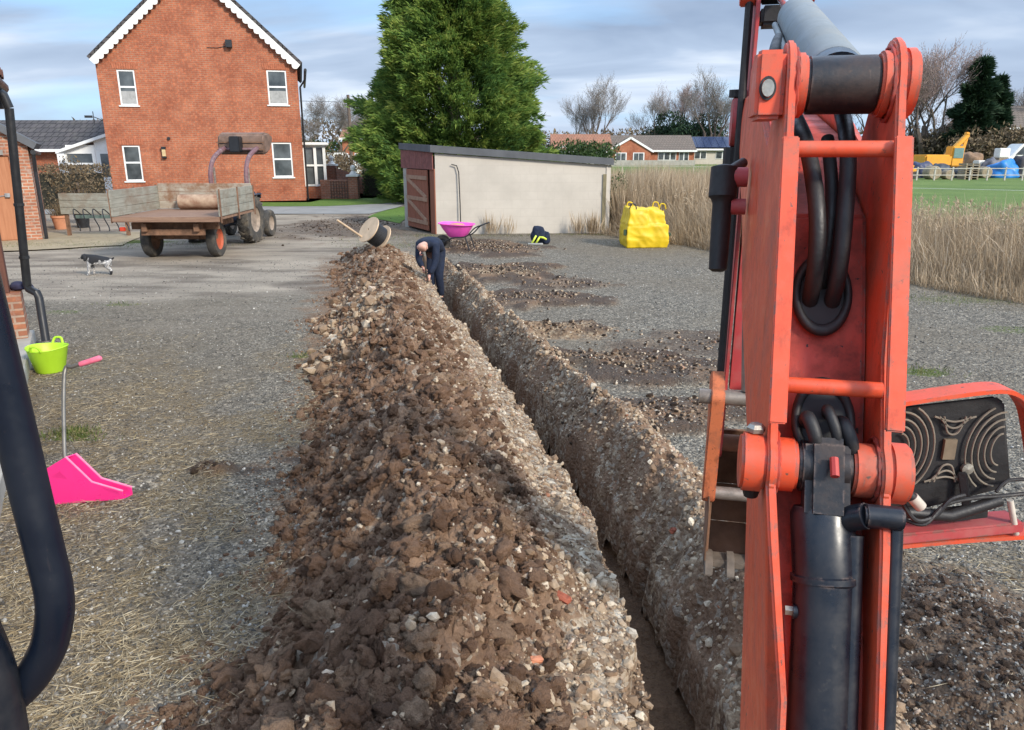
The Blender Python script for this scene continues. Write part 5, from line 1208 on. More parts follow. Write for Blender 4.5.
figure('overalls',[J[k] for k in cn if k not in('lt','rt')],[(i,j) for a,b in Ed if a in cn and b in cn and b not in('lt','rt') for i,j in[([k for k in cn if k not in('lt','rt')].index(a),[k for k in cn if k not in('lt','rt')].index(b))]],[shr(rad[k]) for k in cn if k not in('lt','rt')],M_navy,per)
for s in(-1,1):
    e='l' if s<0 else 'r';a=J[e+'a'];tt=J[e+'t']
    figure('boot',[(a[0],a[1]-.03,.05),(a[0],a[1]+.08,.05),(tt[0],tt[1]+.06,.045),(a[0],a[1],.20)],[(0,1),(1,2),(0,3)],[.05,.048,.042,.05],M_black,per)
    w_=Vector(J[e+'w']);el=Vector(J[e+'e']);d=(w_-el).normalized();sd_=Vector((1,0,0))
    V=[w_,w_+d*.05,w_+d*.085];E_=[(0,1),(1,2)];Q=[.028,(.036,.02),.03]
    for k in range(4):
        o_=sd_*(-.03+.02*k);b=w_+d*.08+o_;l=(.055,.065,.06,.048)[k];i0=len(V)
        V+=[b,b+d*l*.5+Vector((0,.012,0)),b+d*l*.8-Vector((0,.018,0))];Q+=[.010,.009,.007];E_+=[(2,i0),(i0,i0+1),(i0+1,i0+2)]
    i0=len(V);V+=[w_+d*.04-sd_*s*.035,w_+d*.075-sd_*s*.05+Vector((0,-.01,0))];Q+=[.012,.009];E_+=[(1,i0),(i0,i0+1)]
    figure('hand',V,E_,Q,M_skin,per,1)
    MB().lathe([(0,-.006),(.016,-.004),(.018,.004),(0,.006)],Matrix.Translation((s*.086,.67,1.02))@Matrix.Rotation(R(90),4,'Y')@Matrix.Scale(1.6,4,(1,0,0)),10).build('ear',M_skin,per,smooth=True)
MB().tube([(0,.755,.945),(0,.785,.94),(0,.765,.965)],[.01,.013,.006],8).build('nose',M_skin,per,smooth=True)
for s in(-1,1): MB().lathe([(0,-.008),(.011,0),(0,.008)],Matrix.Translation((s*.03,.785,.97)),8).build('eye',M_dark,per)
MB().tube([(-.025,.755,.912),(0,.765,.91),(.025,.755,.912)],.005,6).build('mouth',simple('lip',(.4,.15,.12),.6),per)
per.scale=(.93,.93,.93)
sp_=MB().tube([Vector((-.02,.66,.86)),Vector((-.06,.62,.5)),Vector((-.08,.60,.22))],.017,8)
spade=thing('spade','wooden handled spade held upright in the trench by the bending person','spade',per.location,rz_)
sp_.build('handle',simple('spade_wood',(.05,.035,.025),.7),spade,smooth=True)
MB().bar((-.08,.60,.24),(-.10,.58,.0),.16,.012,(0,1,0)).build('blade',M_steel,spade,bevel=.003)
# ------------------------------------------------------------------ dog (facing left, looking ahead and down)
def roan():
    t=NT('black_white_coat');p=t.obj();n=t.noise(p,7.5,2,.4);n2=t.noise(p,60,3,.6);z=t.n_sep(p)
    m=t.ramp(t.ma('ADD',t.ma('MULTIPLY',n,1.0),t.ma('MULTIPLY',z[2],.9)),[(.66,0.0),(.71,1.0)])
    w_=t.mix(t.ramp(n2,[(.42,0.0),(.55,.8)]),(.52,.50,.47),(.10,.10,.11))
    return t.out(t.mix(m,w_,(.012,.012,.014)),.85,t.bump(n2,.6,.006))
M_coat=roan();M_blkfur=simple('black_fur',(.012,.012,.013),.8,.3,20,.5,80)
dg=gp(98,275);dog=thing('dog','small black and white speckled spaniel standing on the gravel yard facing left','dog',(dg.x+.06,dg.y,0),R(12))
V=[(.13,0,.27),(.0,0,.265),(-.13,0,.275),(-.175,0,.305),(-.215,0,.325),(-.245,0,.322),(-.295,0,.295),(.20,0,.27),(.245,0,.30)]
E_=[(0,1),(1,2),(2,3),(3,4),(4,5),(5,6),(0,7),(7,8)]
Q=[(.078,.088),(.076,.088),(.085,.098),(.062,.072),(.052,.056),(.042,.044),(.024,.022),.02,.012]
for s in(-1,1):
    i=len(V);V+=[(-.145,s*.05,.20),(-.150+.02*s,s*.052,.11),(-.155+.03*s,s*.052,.02),(-.18+.03*s,s*.052,.010)];E_+=[(2,i),(i,i+1),(i+1,i+2),(i+2,i+3)];Q+=[.045,.029,.025,.022]
    i=len(V);V+=[(.13,s*.05,.19),(.10-.02*s,s*.052,.145),(.165-.02*s,s*.052,.09),(.155-.02*s,s*.052,.02),(.13-.02*s,s*.052,.010)];E_+=[(0,i),(i,i+1),(i+1,i+2),(i+2,i+3),(i+3,i+4)];Q+=[.055,.040,.026,.023,.021]
figure('body',V,E_,Q,M_coat,dog)
MB().lathe([(0,-.05),(.042,-.03),(.055,0),(.042,.03),(0,.042)],Matrix.Translation((-.222,0,.335)),14).build('head_patch',M_blkfur,dog,smooth=True)
for s in(-1,1): figure('ear',[(-.20,s*.05,.35),(-.205,s*.072,.31),(-.21,s*.07,.25)],[(0,1),(1,2)],[(.022,.012),(.032,.012),(.024,.01)],M_blkfur,dog,1)
MB().lathe([(0,-.012),(.013,0),(0,.012)],Matrix.Translation((-.315,0,.30)),8).build('nose',M_blkfur,dog,smooth=True)
# ------------------------------------------------------------------ wheels
def wheel(parent,x,y,r,w,rimc,lug=0,axis='X',rimr=.55,name='wheel'):
    M=Matrix.Translation((x,y,r))@Matrix.Rotation(R(90),4,'Y')
    hw_=w/2;p=[(rimr*r,-hw_*.8),(r*.8,-hw_),(r*.95,-hw_*.85),(r,-hw_*.5),(r,hw_*.5),(r*.95,hw_*.85),(r*.8,hw_),(rimr*r,hw_*.8),(rimr*r*.97,0)]
    o=MB().lathe(p,M,32,True).build(name,M_tyre,parent,smooth=True)
    if lug:
        lg=MB()
        for k in range(lug):
            for s in(-1,1):
                a=2*PI*(k+(.5 if s>0 else 0))/lug
                lg.box((0,0,0),(.05,w*.5,.045),M@Matrix.Rotation(a,4,'Z')@Matrix.Translation((r*.995,0,s*w*.24))@Matrix.Rotation(R(90),4,'X')@Matrix.Rotation(R(35)*s,4,'X'))
        lg.build('tread',M_tyre,o)
    MB().lathe([(0,-.05*r),(.18*r,-.08*r),(.2*r,-.02*r),(rimr*r*.85,.05*r),(rimr*r,-hw_*.7),(rimr*r,hw_*.7),(rimr*r*.85,.09*r),(.2*r,.04*r),(0,.05*r)],M,24).build('rim',rimc,o,smooth=True)
    return o
# ------------------------------------------------------------------ farm trailer
M_trwood=woodmat('weathered_grey_green_boards',(.20,.195,.16),(.33,.32,.27),(2,2,22),blot=(.20,.16,.12))
M_trrust=woodmat('brown_stained_boards',(.27,.22,.17),(.42,.38,.31),(2,2,16),blot=(.20,.10,.05))
M_deck=woodmat('worn_deck_boards',(.17,.095,.065),(.30,.19,.13),(1.5,14,14))
tl=thing('farm_trailer','old flat farm trailer with weathered grey green wooden sides parked beside the tractor','trailer',(-6.61,14.65,0),R(1))
w_=1.02
dk=MB()
for k in range(8): dk.bb(-w_+k*.255,-w_+.249+k*.255,0,2.1,.81,.865)
dk.build('deck',M_deck,tl)
MB().bb(-w_,w_,-.035,-.002,.77,.868).build('rear_beam',M_deck,tl,bevel=.006)
def board(y0,y1,x,n=3):
    m_=MB()
    for k in range(n): m_.bb(x-.018,x+.018,y0,y1,.875+k*.165,.875+(k+1)*.165-.006)
    return m_
board(0,2.1,-w_).build('side_board',M_trwood,tl,bevel=.003,seg=1);board(0,2.1,w_).build('side_board',M_trwood,tl,bevel=.003,seg=1)
m_=MB()
for k in range(3): m_.bb(-w_+.02,w_-.02,2.08,2.115,.875+k*.18,.875+(k+1)*.18-.006)
m_.build('headboard',M_trrust,tl,bevel=.003,seg=1)
m_=MB().cyl((-.5,1.95,1.03),(.9,1.95,1.03),.155,n=20).build('rolled_sheet',simple('brown_stained_roll',(.36,.25,.17),.9,.5,5,.4,c2=(.20,.09,.05)),tl,smooth=True)
for x in(-w_,w_):
    for y in(.02,1.05,2.08): MB().bb(x-.03 if x<0 else x+.019,x-.019 if x<0 else x+.03,y-.03,y+.03,.75,1.385).build('side_bracket',M_rust,tl)
MB().bb(-.85,.85,.35,.43,.60,.73).bb(-.62,.62,.78,.9,.36,.47).bb(-.55,-.45,.1,2.1,.58,.735).bb(.45,.55,.1,2.1,.58,.735).bb(-.3,-.22,.75,.93,.36,.6).bb(.22,.3,.75,.93,.36,.6).build('chassis',M_rust,tl,bevel=.005,seg=1)
MB().bb(-.60,.62,.18,.26,.50,.62).build('cross_beam',M_rust,tl,bevel=.004,seg=1)
MB().bb(-w_+.12,-w_+.22,-.04,.02,.60,.68).build('tail_light',simple('red_lens',(.5,.05,.02),.4),tl,bevel=.01)
wheel(tl,-.70,.84,.36,.2,M_rust,rimr=.6);wheel(tl,.60,.84,.36,.2,paint('orange_rim',(.45,.09,.035),.6,(.2,.12,.08),.5),rimr=.6)
MB().bar((0,2.1,.6),(0,3.1,.5),.09,.09).build('drawbar',M_rust,tl)
# implement with board and tines
im=thing('tine_implement','greenish board panel with curved iron tines below, standing behind the trailer on the left','farm implement',(0,0,0))
iy=19.2
a=at(58,193,iy);b=at(122,193,iy);c=at(58,214,iy)
for k in range(3):
    z0=c.z+.0+(a.z-c.z)*k/3;MB().bb(a.x,b.x+.15,iy-.02,iy+.02,z0,z0+(a.z-c.z)/3-.008).build('board',M_trwood,im,bevel=.003,seg=1)
MB().bb(a.x+.4,b.x+.1,iy-.10,iy-.04,c.z-.10,c.z-.02).build('frame_bar',simple('green_iron',(.10,.14,.12),.7,.4,10,.3),im)
for k in range(6):
    x=a.x+.55+k*.24
    MB().tube(smooth_path([Vector((x,iy-.07,c.z-.03)),Vector((x-.08,iy-.25,c.z+.14)),Vector((x-.02,iy-.38,c.z-.05)),Vector((x+.05,iy-.34,c.z-.28)),Vector((x+.12,iy-.46,c.z-.37))],5),.014,6).build('tine',M_black,im,smooth=True)
for x in(a.x+.1,b.x): MB().bb(x-.04,x+.04,iy+.02,iy+.08,0,a.z).build('leg',M_rust,im)
# ------------------------------------------------------------------ tractor with raised loader
tc=thing('tractor','vintage dark tractor behind the trailer with purple grey loader arms and a raised brown bucket','tractor',(-6.78,18.0,0),R(-3))
M_tbody=paint('dark_tractor_paint',(.03,.04,.07),.6,(.2,.15,.1),.5)
M_arm=paint('faded_purple_steel',(.16,.075,.085),.65,(.30,.25,.24),.8)
M_rimt=simple('pale_rim',(.28,.22,.17),.7,.4,8)
wheel(tc,-.66,0,.54,.30,M_rimt,18);wheel(tc,.66,0,.54,.30,M_rimt,18)
wheel(tc,-.52,1.55,.33,.17,M_rimt);wheel(tc,.58,1.35,.33,.17,M_rimt)
MB().bb(-.20,.20,.25,1.75,.55,1.08).build('bonnet',M_tbody,tc,bevel=.05,seg=3)
MB().bb(-.17,.17,-.35,.5,.38,.75).bb(-.12,.12,.4,1.6,.35,.56).build('gearbox',M_tbody,tc,bevel=.03)
MB().cyl((-.5,0,.54),(.5,0,.54),.09,n=12).build('rear_axle',M_tbody,tc);MB().cyl((-.5,1.45,.33),(.5,1.45,.33),.05,n=10).build('front_axle',M_tbody,tc)
MB().lathe([(.15,0),(.17,0),(.17,.02),(.15,.02)],Matrix.Translation((0,.22,1.12))@Matrix.Rotation(R(35),4,'X'),18,True).build('steering_wheel',M_black,tc)
MB().bb(-.2,.2,-.35,.0,.80,.86).bb(-.2,.2,-.40,-.34,.82,1.08).build('seat',M_black,tc,bevel=.03)
for s in(-1,1):
    MB().bb(s*.66-.16,s*.66+.16,-.42,.42,1.09,1.11).build('mudguard',M_tbody,tc,bevel=.005,seg=1)
    x=s*.43+.04
    MB().tube(smooth_path([Vector((x,.45,.55)),Vector((x,.42,1.25)),Vector((x,.45,1.62)),Vector((x*.98,.70,1.92)),Vector((x*.95,1.25,2.12)),Vector((x*.9,1.5,2.15))],5),[.055]*26,8).build('loader_arm',M_arm,tc,smooth=True)
    MB().cyl((x*.95,.6,.8),(x*.97,.62,1.7),.03,n=8).build('loader_ram',M_steel,tc,smooth=True)
MB().cyl((-.5,1.3,2.12),(.5,1.3,2.12),.035,n=10).build('cross_tube',M_arm,tc,smooth=True)
lb=[(1.38,2.12),(1.32,2.42),(1.40,2.62),(1.62,2.66),(1.95,2.62),(2.0,2.50),(1.75,2.2)]
MB().prism([(y,z-.14) for y,z in lb],-.55,.62,Matrix(((0,1,0,0),(1,0,0,0),(0,0,1,0),(0,0,0,1)))).build('loader_bucket',simple('brown_bucket_steel',(.20,.125,.09),.8,.45,4,.4),tc,bevel=.05,seg=3)
for k in range(2): MB().bb(-.56,.63,1.30,1.325,2.10+k*.17,2.12+k*.17).build('bucket_rib',M_rust,tc)
MB().bb(-.16,.1,1.1,1.34,2.05,2.42).bar((-.03,1.2,2.42),(-.03,1.25,2.2),.12,.1).build('bucket_bracket',M_black,tc,bevel=.02)
MB().bb(.68,.76,.45,.5,1.0,1.12).build('side_lamp',M_black,tc)
# ------------------------------------------------------------------ cable drum on a pole
rc=at(375,240,14.0);rc.z=.62
dr=thing('cable_drum','wooden cable drum with black cable on a pole at the top of the spoil heap','cable drum',(rc.x,rc.y,rc.z))
p0=at(337,220,13.6)-rc;p1=at(402,264,14.5)-rc;ax=(p1-p0).normalized()
MR=ax.to_track_quat('Z','Y').to_matrix().to_4x4()
M_ply=simple('pale_plywood',(.52,.38,.25),.8,.2,5,.2)
for s in(-1,1): MB().lathe([(0.02,-.01),(.26,-.01),(.26,.01),(.02,.01)],MR@Matrix.Translation((0,0,s*.15)),32,True).build('flange',M_ply,dr)
prof=[(.06,-.139)]+[(.19+.012*(k%2),-.139+.278*k/24) for k in range(25)]+[(.06,.139)]
MB().lathe(prof,MR,28).build('wound_cable',M_hose,dr)
MB().cyl(p0,p1,.02,n=10).build('pole',M_ply,dr,smooth=True)
# ------------------------------------------------------------------ pink wheelbarrow
wb=gp(459,251);bw_=thing('wheelbarrow','pink plastic wheelbarrow with black frame beside the dug soil near the garage','wheelbarrow',(wb.x,wb.y,0),R(-12))
M_pink=simple('pink_plastic',(.85,.10,.50),.4,.12,4,.05)
def loft(rings,name,mat,parent,cap=True,**k):
    m_=MB();n=len(rings[0])
    for r_ in rings: m_.v+=[tuple(p) for p in r_]
    for i in range(len(rings)-1):
        for j in range(n): m_.f.append((i*n+j,i*n+(j+1)%n,(i+1)*n+(j+1)%n,(i+1)*n+j))
    if cap: m_.f.append(tuple(range(n)))
    return m_.build(name,mat,parent,smooth=True,fix=False,**k)
def rr(cx,cy,a,b,z,n=28,p=3.2,dz=None):
    out=[]
    for k in range(n):
        t=2*PI*k/n;c,s=math.cos(t),math.sin(t);x=cx+a*abs(c)**(2/p)*math.copysign(1,c);y=cy+b*abs(s)**(2/p)*math.copysign(1,s);out.append((x,y,z+(dz(x) if dz else 0)))
    return out
f=lambda x:-.04*x
loft([rr(-.02,0,.16,.14,.30),rr(-.02,0,.20,.17,.33),rr(-.03,0,.30,.25,.48),rr(-.04,0,.36,.30,.585,dz=f),rr(-.04,0,.385,.325,.59,dz=f),rr(-.04,0,.385,.325,.575,dz=f),rr(-.04,0,.345,.285,.575,dz=f),rr(-.03,0,.28,.23,.47),rr(-.02,0,.17,.14,.335)],'tub',M_pink,bw_)
fm=MB()
for s in(-1,1):
    fm.tube(smooth_path([Vector((-.36,s*.05,.16)),Vector((-.1,s*.16,.29)),Vector((.22,s*.22,.34)),Vector((.42,s*.25,.52)),Vector((.62,s*.27,.60))]),.014,8)
    fm.tube([(.20,s*.21,.33),(.30,s*.22,.02),(.36,s*.22,.02)],.014,8)
fm.tube([(.30,-.22,.05),(.30,.22,.05)],.012,8)
fm.build('frame',M_black,bw_,smooth=True)
wheel(bw_,0,0,.17,.08,M_black).matrix_basis=Matrix.Translation((-.36,0,0))@Matrix.Rotation(R(90),4,'Z')
MB().lathe([(0,0),(.2,0),(.14,.05),(0,.07)],Matrix.Translation((-.04,0,.53)),14).build('load',simple('pinkish_sand',(.5,.26,.16),.95,.3,12,.6),bw_,smooth=True)
# ------------------------------------------------------------------ dark coat with hi-vis, on the gravel
jc=gp(539,244);jk=thing('coat','dark navy coat with yellow reflective trim dropped on the gravel by the garage wall','coat',(jc.x,jc.y,0),R(10))
def clothlump(name,parent,c,s,mat,seed,sub=4,amp=.28,flat=0):
    bm=bmesh.new();bmesh.ops.create_icosphere(bm,subdivisions=sub,radius=1)
    for v in bm.verts:
        d=v.co.copy();q=1+amp*mnoise.noise(d*1.6+Vector((seed,0,0)))+amp*.35*math.sin(d.x*4+d.z*6+3*mnoise.noise(d*2))*.4
        v.co=Vector((c[0]+d.x*s[0]*q,c[1]+d.y*s[1]*q,max(.004,c[2]+d.z*s[2]*q)))
    me=bpy.data.meshes.new(name);bm.to_mesh(me);bm.free();me.materials.append(mat)
    for p in me.polygons:p.use_smooth=True
    o=bpy.data.objects.new(name,me);return link(o,parent)
clothlump('fabric',jk,(-.01,.05,.20),(.17,.15,.23),M_navy,2,4,.16)
clothlump('sleeve',jk,(.17,.02,.12),(.10,.08,.17),M_navy,6,4,.16)
M_hiv=simple('hi_vis_yellow',(.62,.72,.08),.7,.15,8,.3)
for k,(x0,z0,x1,z1) in enumerate(((-.20,.03,-.10,.20),(-.10,.03,-.02,.16),(-.02,.17,.14,.12))): MB().tube(smooth_path([Vector((x0,-.12,z0)),Vector(((x0+x1)/2,-.17,(z0+z1)/2+.02)),Vector((x1,-.12,z1))]),.022,8).build('reflective_strip',M_hiv,jk,smooth=True)
MB().tube([(-.28,-.12,.02),(-.1,-.2,.02),(.05,-.16,.015)],.025,8).build('cuff',simple('grey_lining',(.3,.3,.29),.9),jk,smooth=True)
# ------------------------------------------------------------------ yellow bulk bag
bb_=gp(646,248);bag=thing('bulk_bag','crumpled bright yellow bulk bag standing on the gravel in front of the dry reeds','bulk bag',(bb_.x,bb_.y+.4,0),R(4))
bm=bmesh.new();bmesh.ops.create_cube(bm,size=1);bmesh.ops.subdivide_edges(bm,edges=bm.edges,cuts=30,use_grid_fill=True)
for v in bm.verts:
    q=v.co.copy();u=q.z+.5
    wd=.97+.10*math.sin(u*PI*.9)-.14*u-(.08 if u>.62 else 0)*(1 if q.x>0 else .2)
    fold=.022*math.sin(u*11+q.x*3.1+1)*mnoise.noise(Vector((q.x*2,q.y*2,u*2)))*2+.05*mnoise.noise(q*2.4+Vector((4,0,0)))+.045*(.4-abs(mnoise.noise(Vector((q.x*3.5,q.y*3.5,q.z*4+q.x*2))+Vector((0,7,0)))*2.2))
    crease=-.04*math.exp(-((u-.60-.08*q.x)/.025)**2)-.02*math.exp(-((u-.25+.03*q.x)/.02)**2)
    n_=Vector((q.x,q.y,0));n_=n_.normalized() if n_.length>.01 else n_
    rad_=1+fold+crease
    top=.87-.05*q.x+.05*mnoise.noise(Vector((q.x*3,q.y*3,1)))
    v.co=Vector((q.x*.93*wd*rad_,q.y*.8*wd*rad_,u*top*.96+ (fold*.5 if u>.9 else 0)))
    if u<.02: v.co.z=0
me=bpy.data.meshes.new('sack');bm.to_mesh(me);bm.free();me.materials.append(simple('yellow_woven_plastic',(.66,.45,.008),.55,.22,4,.6,120));me.polygons.foreach_set('use_smooth',[True]*len(me.polygons))
link(bpy.data.objects.new('sack',me),bag)
for x,y in((-.36,-.30),(.30,-.3),(-.3,.3),(.3,.3)): MB().tube(smooth_path([Vector((x-.05,y,.84)),Vector((x-.02,y,.95)),Vector((x+.07,y,.94)),Vector((x+.10,y,.84))]),.014,6).build('lifting_loop',bpy.data.materials['yellow_woven_plastic'] if x>-.3 or y>0 else M_black,bag,smooth=True)
MB().box((-.49,-.36,.34),(.10,.03,.13)).build('side_patch',simple('dark_green_patch',(.03,.06,.03),.7),bag,bevel=.01);MB().box((.485,-.34,.29),(.10,.03,.08)).build('side_patch',bpy.data.materials['dark_green_patch'],bag,bevel=.01)
# ------------------------------------------------------------------ green tub, pink scoop on handle
gc=gp(51,371);tub=thing('flexible_tub','lime green flexible tub under the black downpipe','tub',(gc.x,gc.y,0))
M_lime=simple('lime_rubber',(.42,.70,.03),.5,.1,5,.08)
def cr(r,z,n=32): return [(r*math.cos(2*PI*k/n)*1.02,r*math.sin(2*PI*k/n),z+.008*math.cos(4*PI*k/n)*(z>.15)) for k in range(n)]
loft([cr(.118,.0),cr(.128,.012),cr(.178,.235),cr(.186,.245),cr(.182,.252),cr(.170,.235),cr(.115,.02)],'tub_body',M_lime,tub)
for s in(-1,1): MB().tube(smooth_path([Vector((-.05,s*.18,.24)),Vector((-.03,s*.2,.29)),Vector((.03,s*.2,.29)),Vector((.05,s*.18,.24))]),.012,8).build('handle',M_lime,tub,smooth=True)
MB().lathe([(0,.04),(.12,.04)],None,24).build('water',simple('dark_water',(.03,.03,.025),.05),tub)
pc=gp(88,503);scp=thing('scoop','bright pink lobby scoop lying on straw with a bent grey handle and pink grip','scoop',(pc.x,pc.y,.0),0)
M_mag=simple('magenta_plastic',(.86,.035,.26),.35,.08,4,.05)
def lp(px,py,z): q=gp(px,py,z);return q-Vector((pc.x,pc.y,0))
# side panel near (triangular), base, far side, back
A0=lp(46,505,.0);B0=lp(124,499,.0);B1=B0+Vector((.0,.0,.055));T0=Vector((lp(72,505,0).x,A0.y+.02,.31))
C0=A0+Vector((-.03,0,.20))
near=[A0,B0,B1,Vector(((T0.x+B1.x)/2+.0,A0.y+.01,.15)),T0,C0]
far=[p+Vector((.03,.055,0)) for p in near]
def shell(pts,name,th=.006):
    c=[Vector(p) for p in pts];n_=(c[1]-c[0]).cross(c[2]-c[0]).normalized()*th;k=len(c)
    return MB().add(c+[p+n_ for p in c],[tuple(range(k)),tuple(reversed(range(k,2*k)))]+[(i,k+i,k+(i+1)%k,(i+1)%k) for i in range(k)])
shell(near,'s').build('near_side',M_mag,scp,bevel=.002,seg=1)
shell(far,'s').build('far_side',M_mag,scp,bevel=.002,seg=1)
shell([A0+Vector((0,0,.003)),B0+Vector((0,0,.003)),far[1]+Vector((0,0,.003)),far[0]+Vector((0,0,.003))],'f').build('scoop_floor',M_mag,scp)
shell([near[4],near[5],far[5],far[4]],'f').build('scoop_back',M_mag,scp)
for P in(near,far): MB().tube([P[4],P[3],P[2]],.007,8).build('rim',simple('dusty_pink_rim',(.85,.2,.36),.5,.2,20) if P is near else bpy.data.materials['dusty_pink_rim'],scp,smooth=True)
hb=T0+Vector((-.08,.12,-.03));ht=at(55,374,5.25)-Vector((pc.x,pc.y,0))
ht=hb+Vector((-.10,.30,.45))
MB().tube(smooth_path([hb+Vector((.04,-.04,-.04)),hb,hb+(ht-hb)*.95,ht+Vector((.06,0,.03)),ht+Vector((.16,.0,.06))],6),.0125,10).build('handle_shaft',simple('grey_steel_tube',(.20,.19,.17),.45,.3,12,metal=.5),scp,smooth=True)
MB().tube([ht+Vector((.11,0,.045)),ht+Vector((.24,.0,.085)),ht+Vector((.25,0,.088))],[.017,.019,.012],12).build('grip',simple('dusty_pink_grip',(.75,.16,.25),.6,.2,20),scp,smooth=True)
# ------------------------------------------------------------------ open shelter on the left with downpipe
sh=thing('lean_to_shelter','brick and timber lean-to at the left edge with a black gutter above','shelter',(0,0,0))
e=Vector((-5.42,8.3,0));du=Vector((.49,-.88,0)).normalized();dn=Vector((.88,.49,0)).normalized()
MS=Matrix(((du.x,dn.x,0,e.x),(du.y,dn.y,0,e.y),(0,0,1,0),(0,0,0,1)))
def sb(m_,u0,u1,n0,n1,z0,z1): return m_.add([MS@Vector(((u0,u1)[i],(n0,n1)[j],(z0,z1)[k])) for k in(0,1) for j in(0,1) for i in(0,1)],[(0,2,3,1),(4,5,7,6),(0,1,5,4),(2,6,7,3),(0,4,6,2),(1,3,7,5)])
def localpart(name,mat,u0,u1,n0,n1,z0,z1,bev=0):
    o=MB().bb(u0,u1,n0,n1,z0,z1).build(name,mat,sh,bevel=bev,seg=1);o.matrix_local=MS;return o
localpart('plinth',M_conc,-.1,7.5,-.35,.02,-.02,.13,.01)
localpart('brick_pillar',M_brickold,0,.34,-.36,-.02,.132,.62)
localpart('dwarf_wall',M_brickold,3.0,7.5,-.36,-.03,.132,.50)
localpart('engineering_course',simple('blue_brick',(.10,.10,.12),.7,.4,9),2.99,7.5,-.37,-.015,.13,.205)
M_post=woodmat('dark_red_timber',(.10,.045,.035),(.17,.08,.06))
localpart('post',M_post,.1,.24,-.26,-.12,.622,2.6,.005)
for z in(.95,1.35): localpart('rail',M_post,.24,7.0,-.24,-.16,z,z+.14,.005)
localpart('roof',simple('dark_red_sheeting',(.10,.035,.035),.6,.4,5),-.2,7.5,-2.6,.05,2.80,2.88)
g_=MB().tube([(-.25,.10,2.74),(7.5,.10,2.74)],.07,10).build('gutter',M_black,sh,smooth=True);g_.matrix_local=MS
localpart('gutter_bracket',M_black,-.22,-.10,-.05,.10,2.52,2.70,.01)
r_=MB()
for k in range(30): r_.tube([(-.2+k*.25,-2.6,2.93),(-.2+k*.25,.14,2.87)],.05,6)
r_=r_.build('roof_ridges',M_post,sh,smooth=True);r_.matrix_local=MS
dpv=[at(9,108,8.05),at(27,284,8.05),at(29,289,8.05),at(37,293,8.0),at(39,298,8.0),at(47,347,7.9)]
dpp=MB().tube([dpv[0],dpv[1],dpv[2],dpv[3],dpv[4],Vector((dpv[5].x,dpv[5].y,.12))],.042,14).build('downpipe',M_black,sh,smooth=True)
for k in(1.55,1.0): 
    q=at(10+ (2.4-k)*12,0,8.05);MB().lathe([(.042,-.015),(.05,-.015),(.05,.015),(.042,.015)],Matrix.Translation(dpv[0].lerp(dpv[1],(dpv[0].z-k)/(dpv[0].z-dpv[1].z))),14,True).build('pipe_clip',M_black,sh)
MB().tube([dpv[0],dpv[0]+Vector((-.02,-.02,.12)),dpv[0]+Vector((-.12,-.1,.22))],.045,12).build('swan_neck',M_black,sh,smooth=True)
# old glove/pot on the pillar
pp_=MS@Vector((.12,-.02,.66));tag(clothlump('work_glove',None,(pp_.x,pp_.y,.67),(.12,.08,.05),simple('dark_blue_cloth',(.03,.03,.07),.9),9,3),'dark crumpled work glove on top of the short brick pillar','glove')
# terracotta pot and black tub by the shed
tq=gp(62,229);pot=thing('plant_pot','terracotta plant pot standing at the corner of the brick shed','plant pot',(tq.x,tq.y,0))
MB().lathe([(0,0),(.16,0),(.21,.30),(.23,.31),(.23,.37),(.2,.37),(.19,.30),(0,.29)],None,20).build('pot',simple('terracotta',(.50,.22,.12),.85,.2,6),pot,smooth=True)
C=np.zeros((160,3));C[:,2]=.32;C[:,:2]=nr.normal(0,.08,(160,2));D=nr.normal(size=(160,3))*.5;D[:,2]=1
leaves('dead_stems',C,D,.2+.4*nr.random(160),.012*np.ones(160),nr.random(160),M_brownhedge,pot)
tag(MB().lathe([(0,0),(.15,0),(.2,.42),(.17,.42),(.13,.03)],Matrix.Translation((tq.x+.38,tq.y+.4,0)),18).build('black_tub',M_black,smooth=True),'black plastic tub just right of the terracotta plant pot','tub')
bushy('climbing_plant','brown dead climber hanging on the right side of the brick shed','plant',tq.x-.05,tq.y+1.2,.7,.6,2.0,M_brownhedge,900,.1)
# ------------------------------------------------------------------ distant yard beyond the field
Yd=59
def D(px,py,Y=Yd): return at(px,py,Y)
ye_s=.85
M_yel=paint('excavator_yellow',(.80,.36,.02),.5)
ye=thing('yellow_excavator','yellow tracked excavator with raised bent arm beyond the field','excavator',(D(938,170,62).x,62,0),0)
MB().bb(-1.6,1.6,-1.3,-.8,.0,.75).bb(-1.6,1.6,.8,1.3,0,.75).build('tracks',M_hose,ye,bevel=.2,seg=3)
MB().bb(-1.7,.6,-1.1,1.1,.85,1.75).build('engine_housing',M_yel,ye,bevel=.12)
MB().bb(.3,1.25,-1.15,-.1,.85,2.4).build('cab',M_yel,ye,bevel=.08);MB().bb(.42,1.15,-1.19,-1.151,1.5,2.25).build('cab_window',simple('greenish_glass',(.16,.26,.24),.15,.2),ye)
MB().bar((.4,.3,1.4),(2.1,.3,3.25),.3,.42,(0,1,0)).build('boom',M_yel,ye,bevel=.04);MB().bar((2.05,.3,3.45),(1.7,.3,1.3),.28,.34,(0,1,0)).build('arm',M_yel,ye,bevel=.04)
MB().cyl((.9,.1,1.6),(1.7,.1,2.5),.08,n=8).build('ram',M_steel,ye);MB().prism([(1.4,.5),(1.5,1.3),(1.9,1.35),(2.0,.9),(1.8,.5)],-.1,.7,None).build('bucket',M_rust,ye)
dmp=thing('yellow_dumper','small yellow dumper at the left end of the distant yard','dumper',(D(906,174).x,Yd,0))
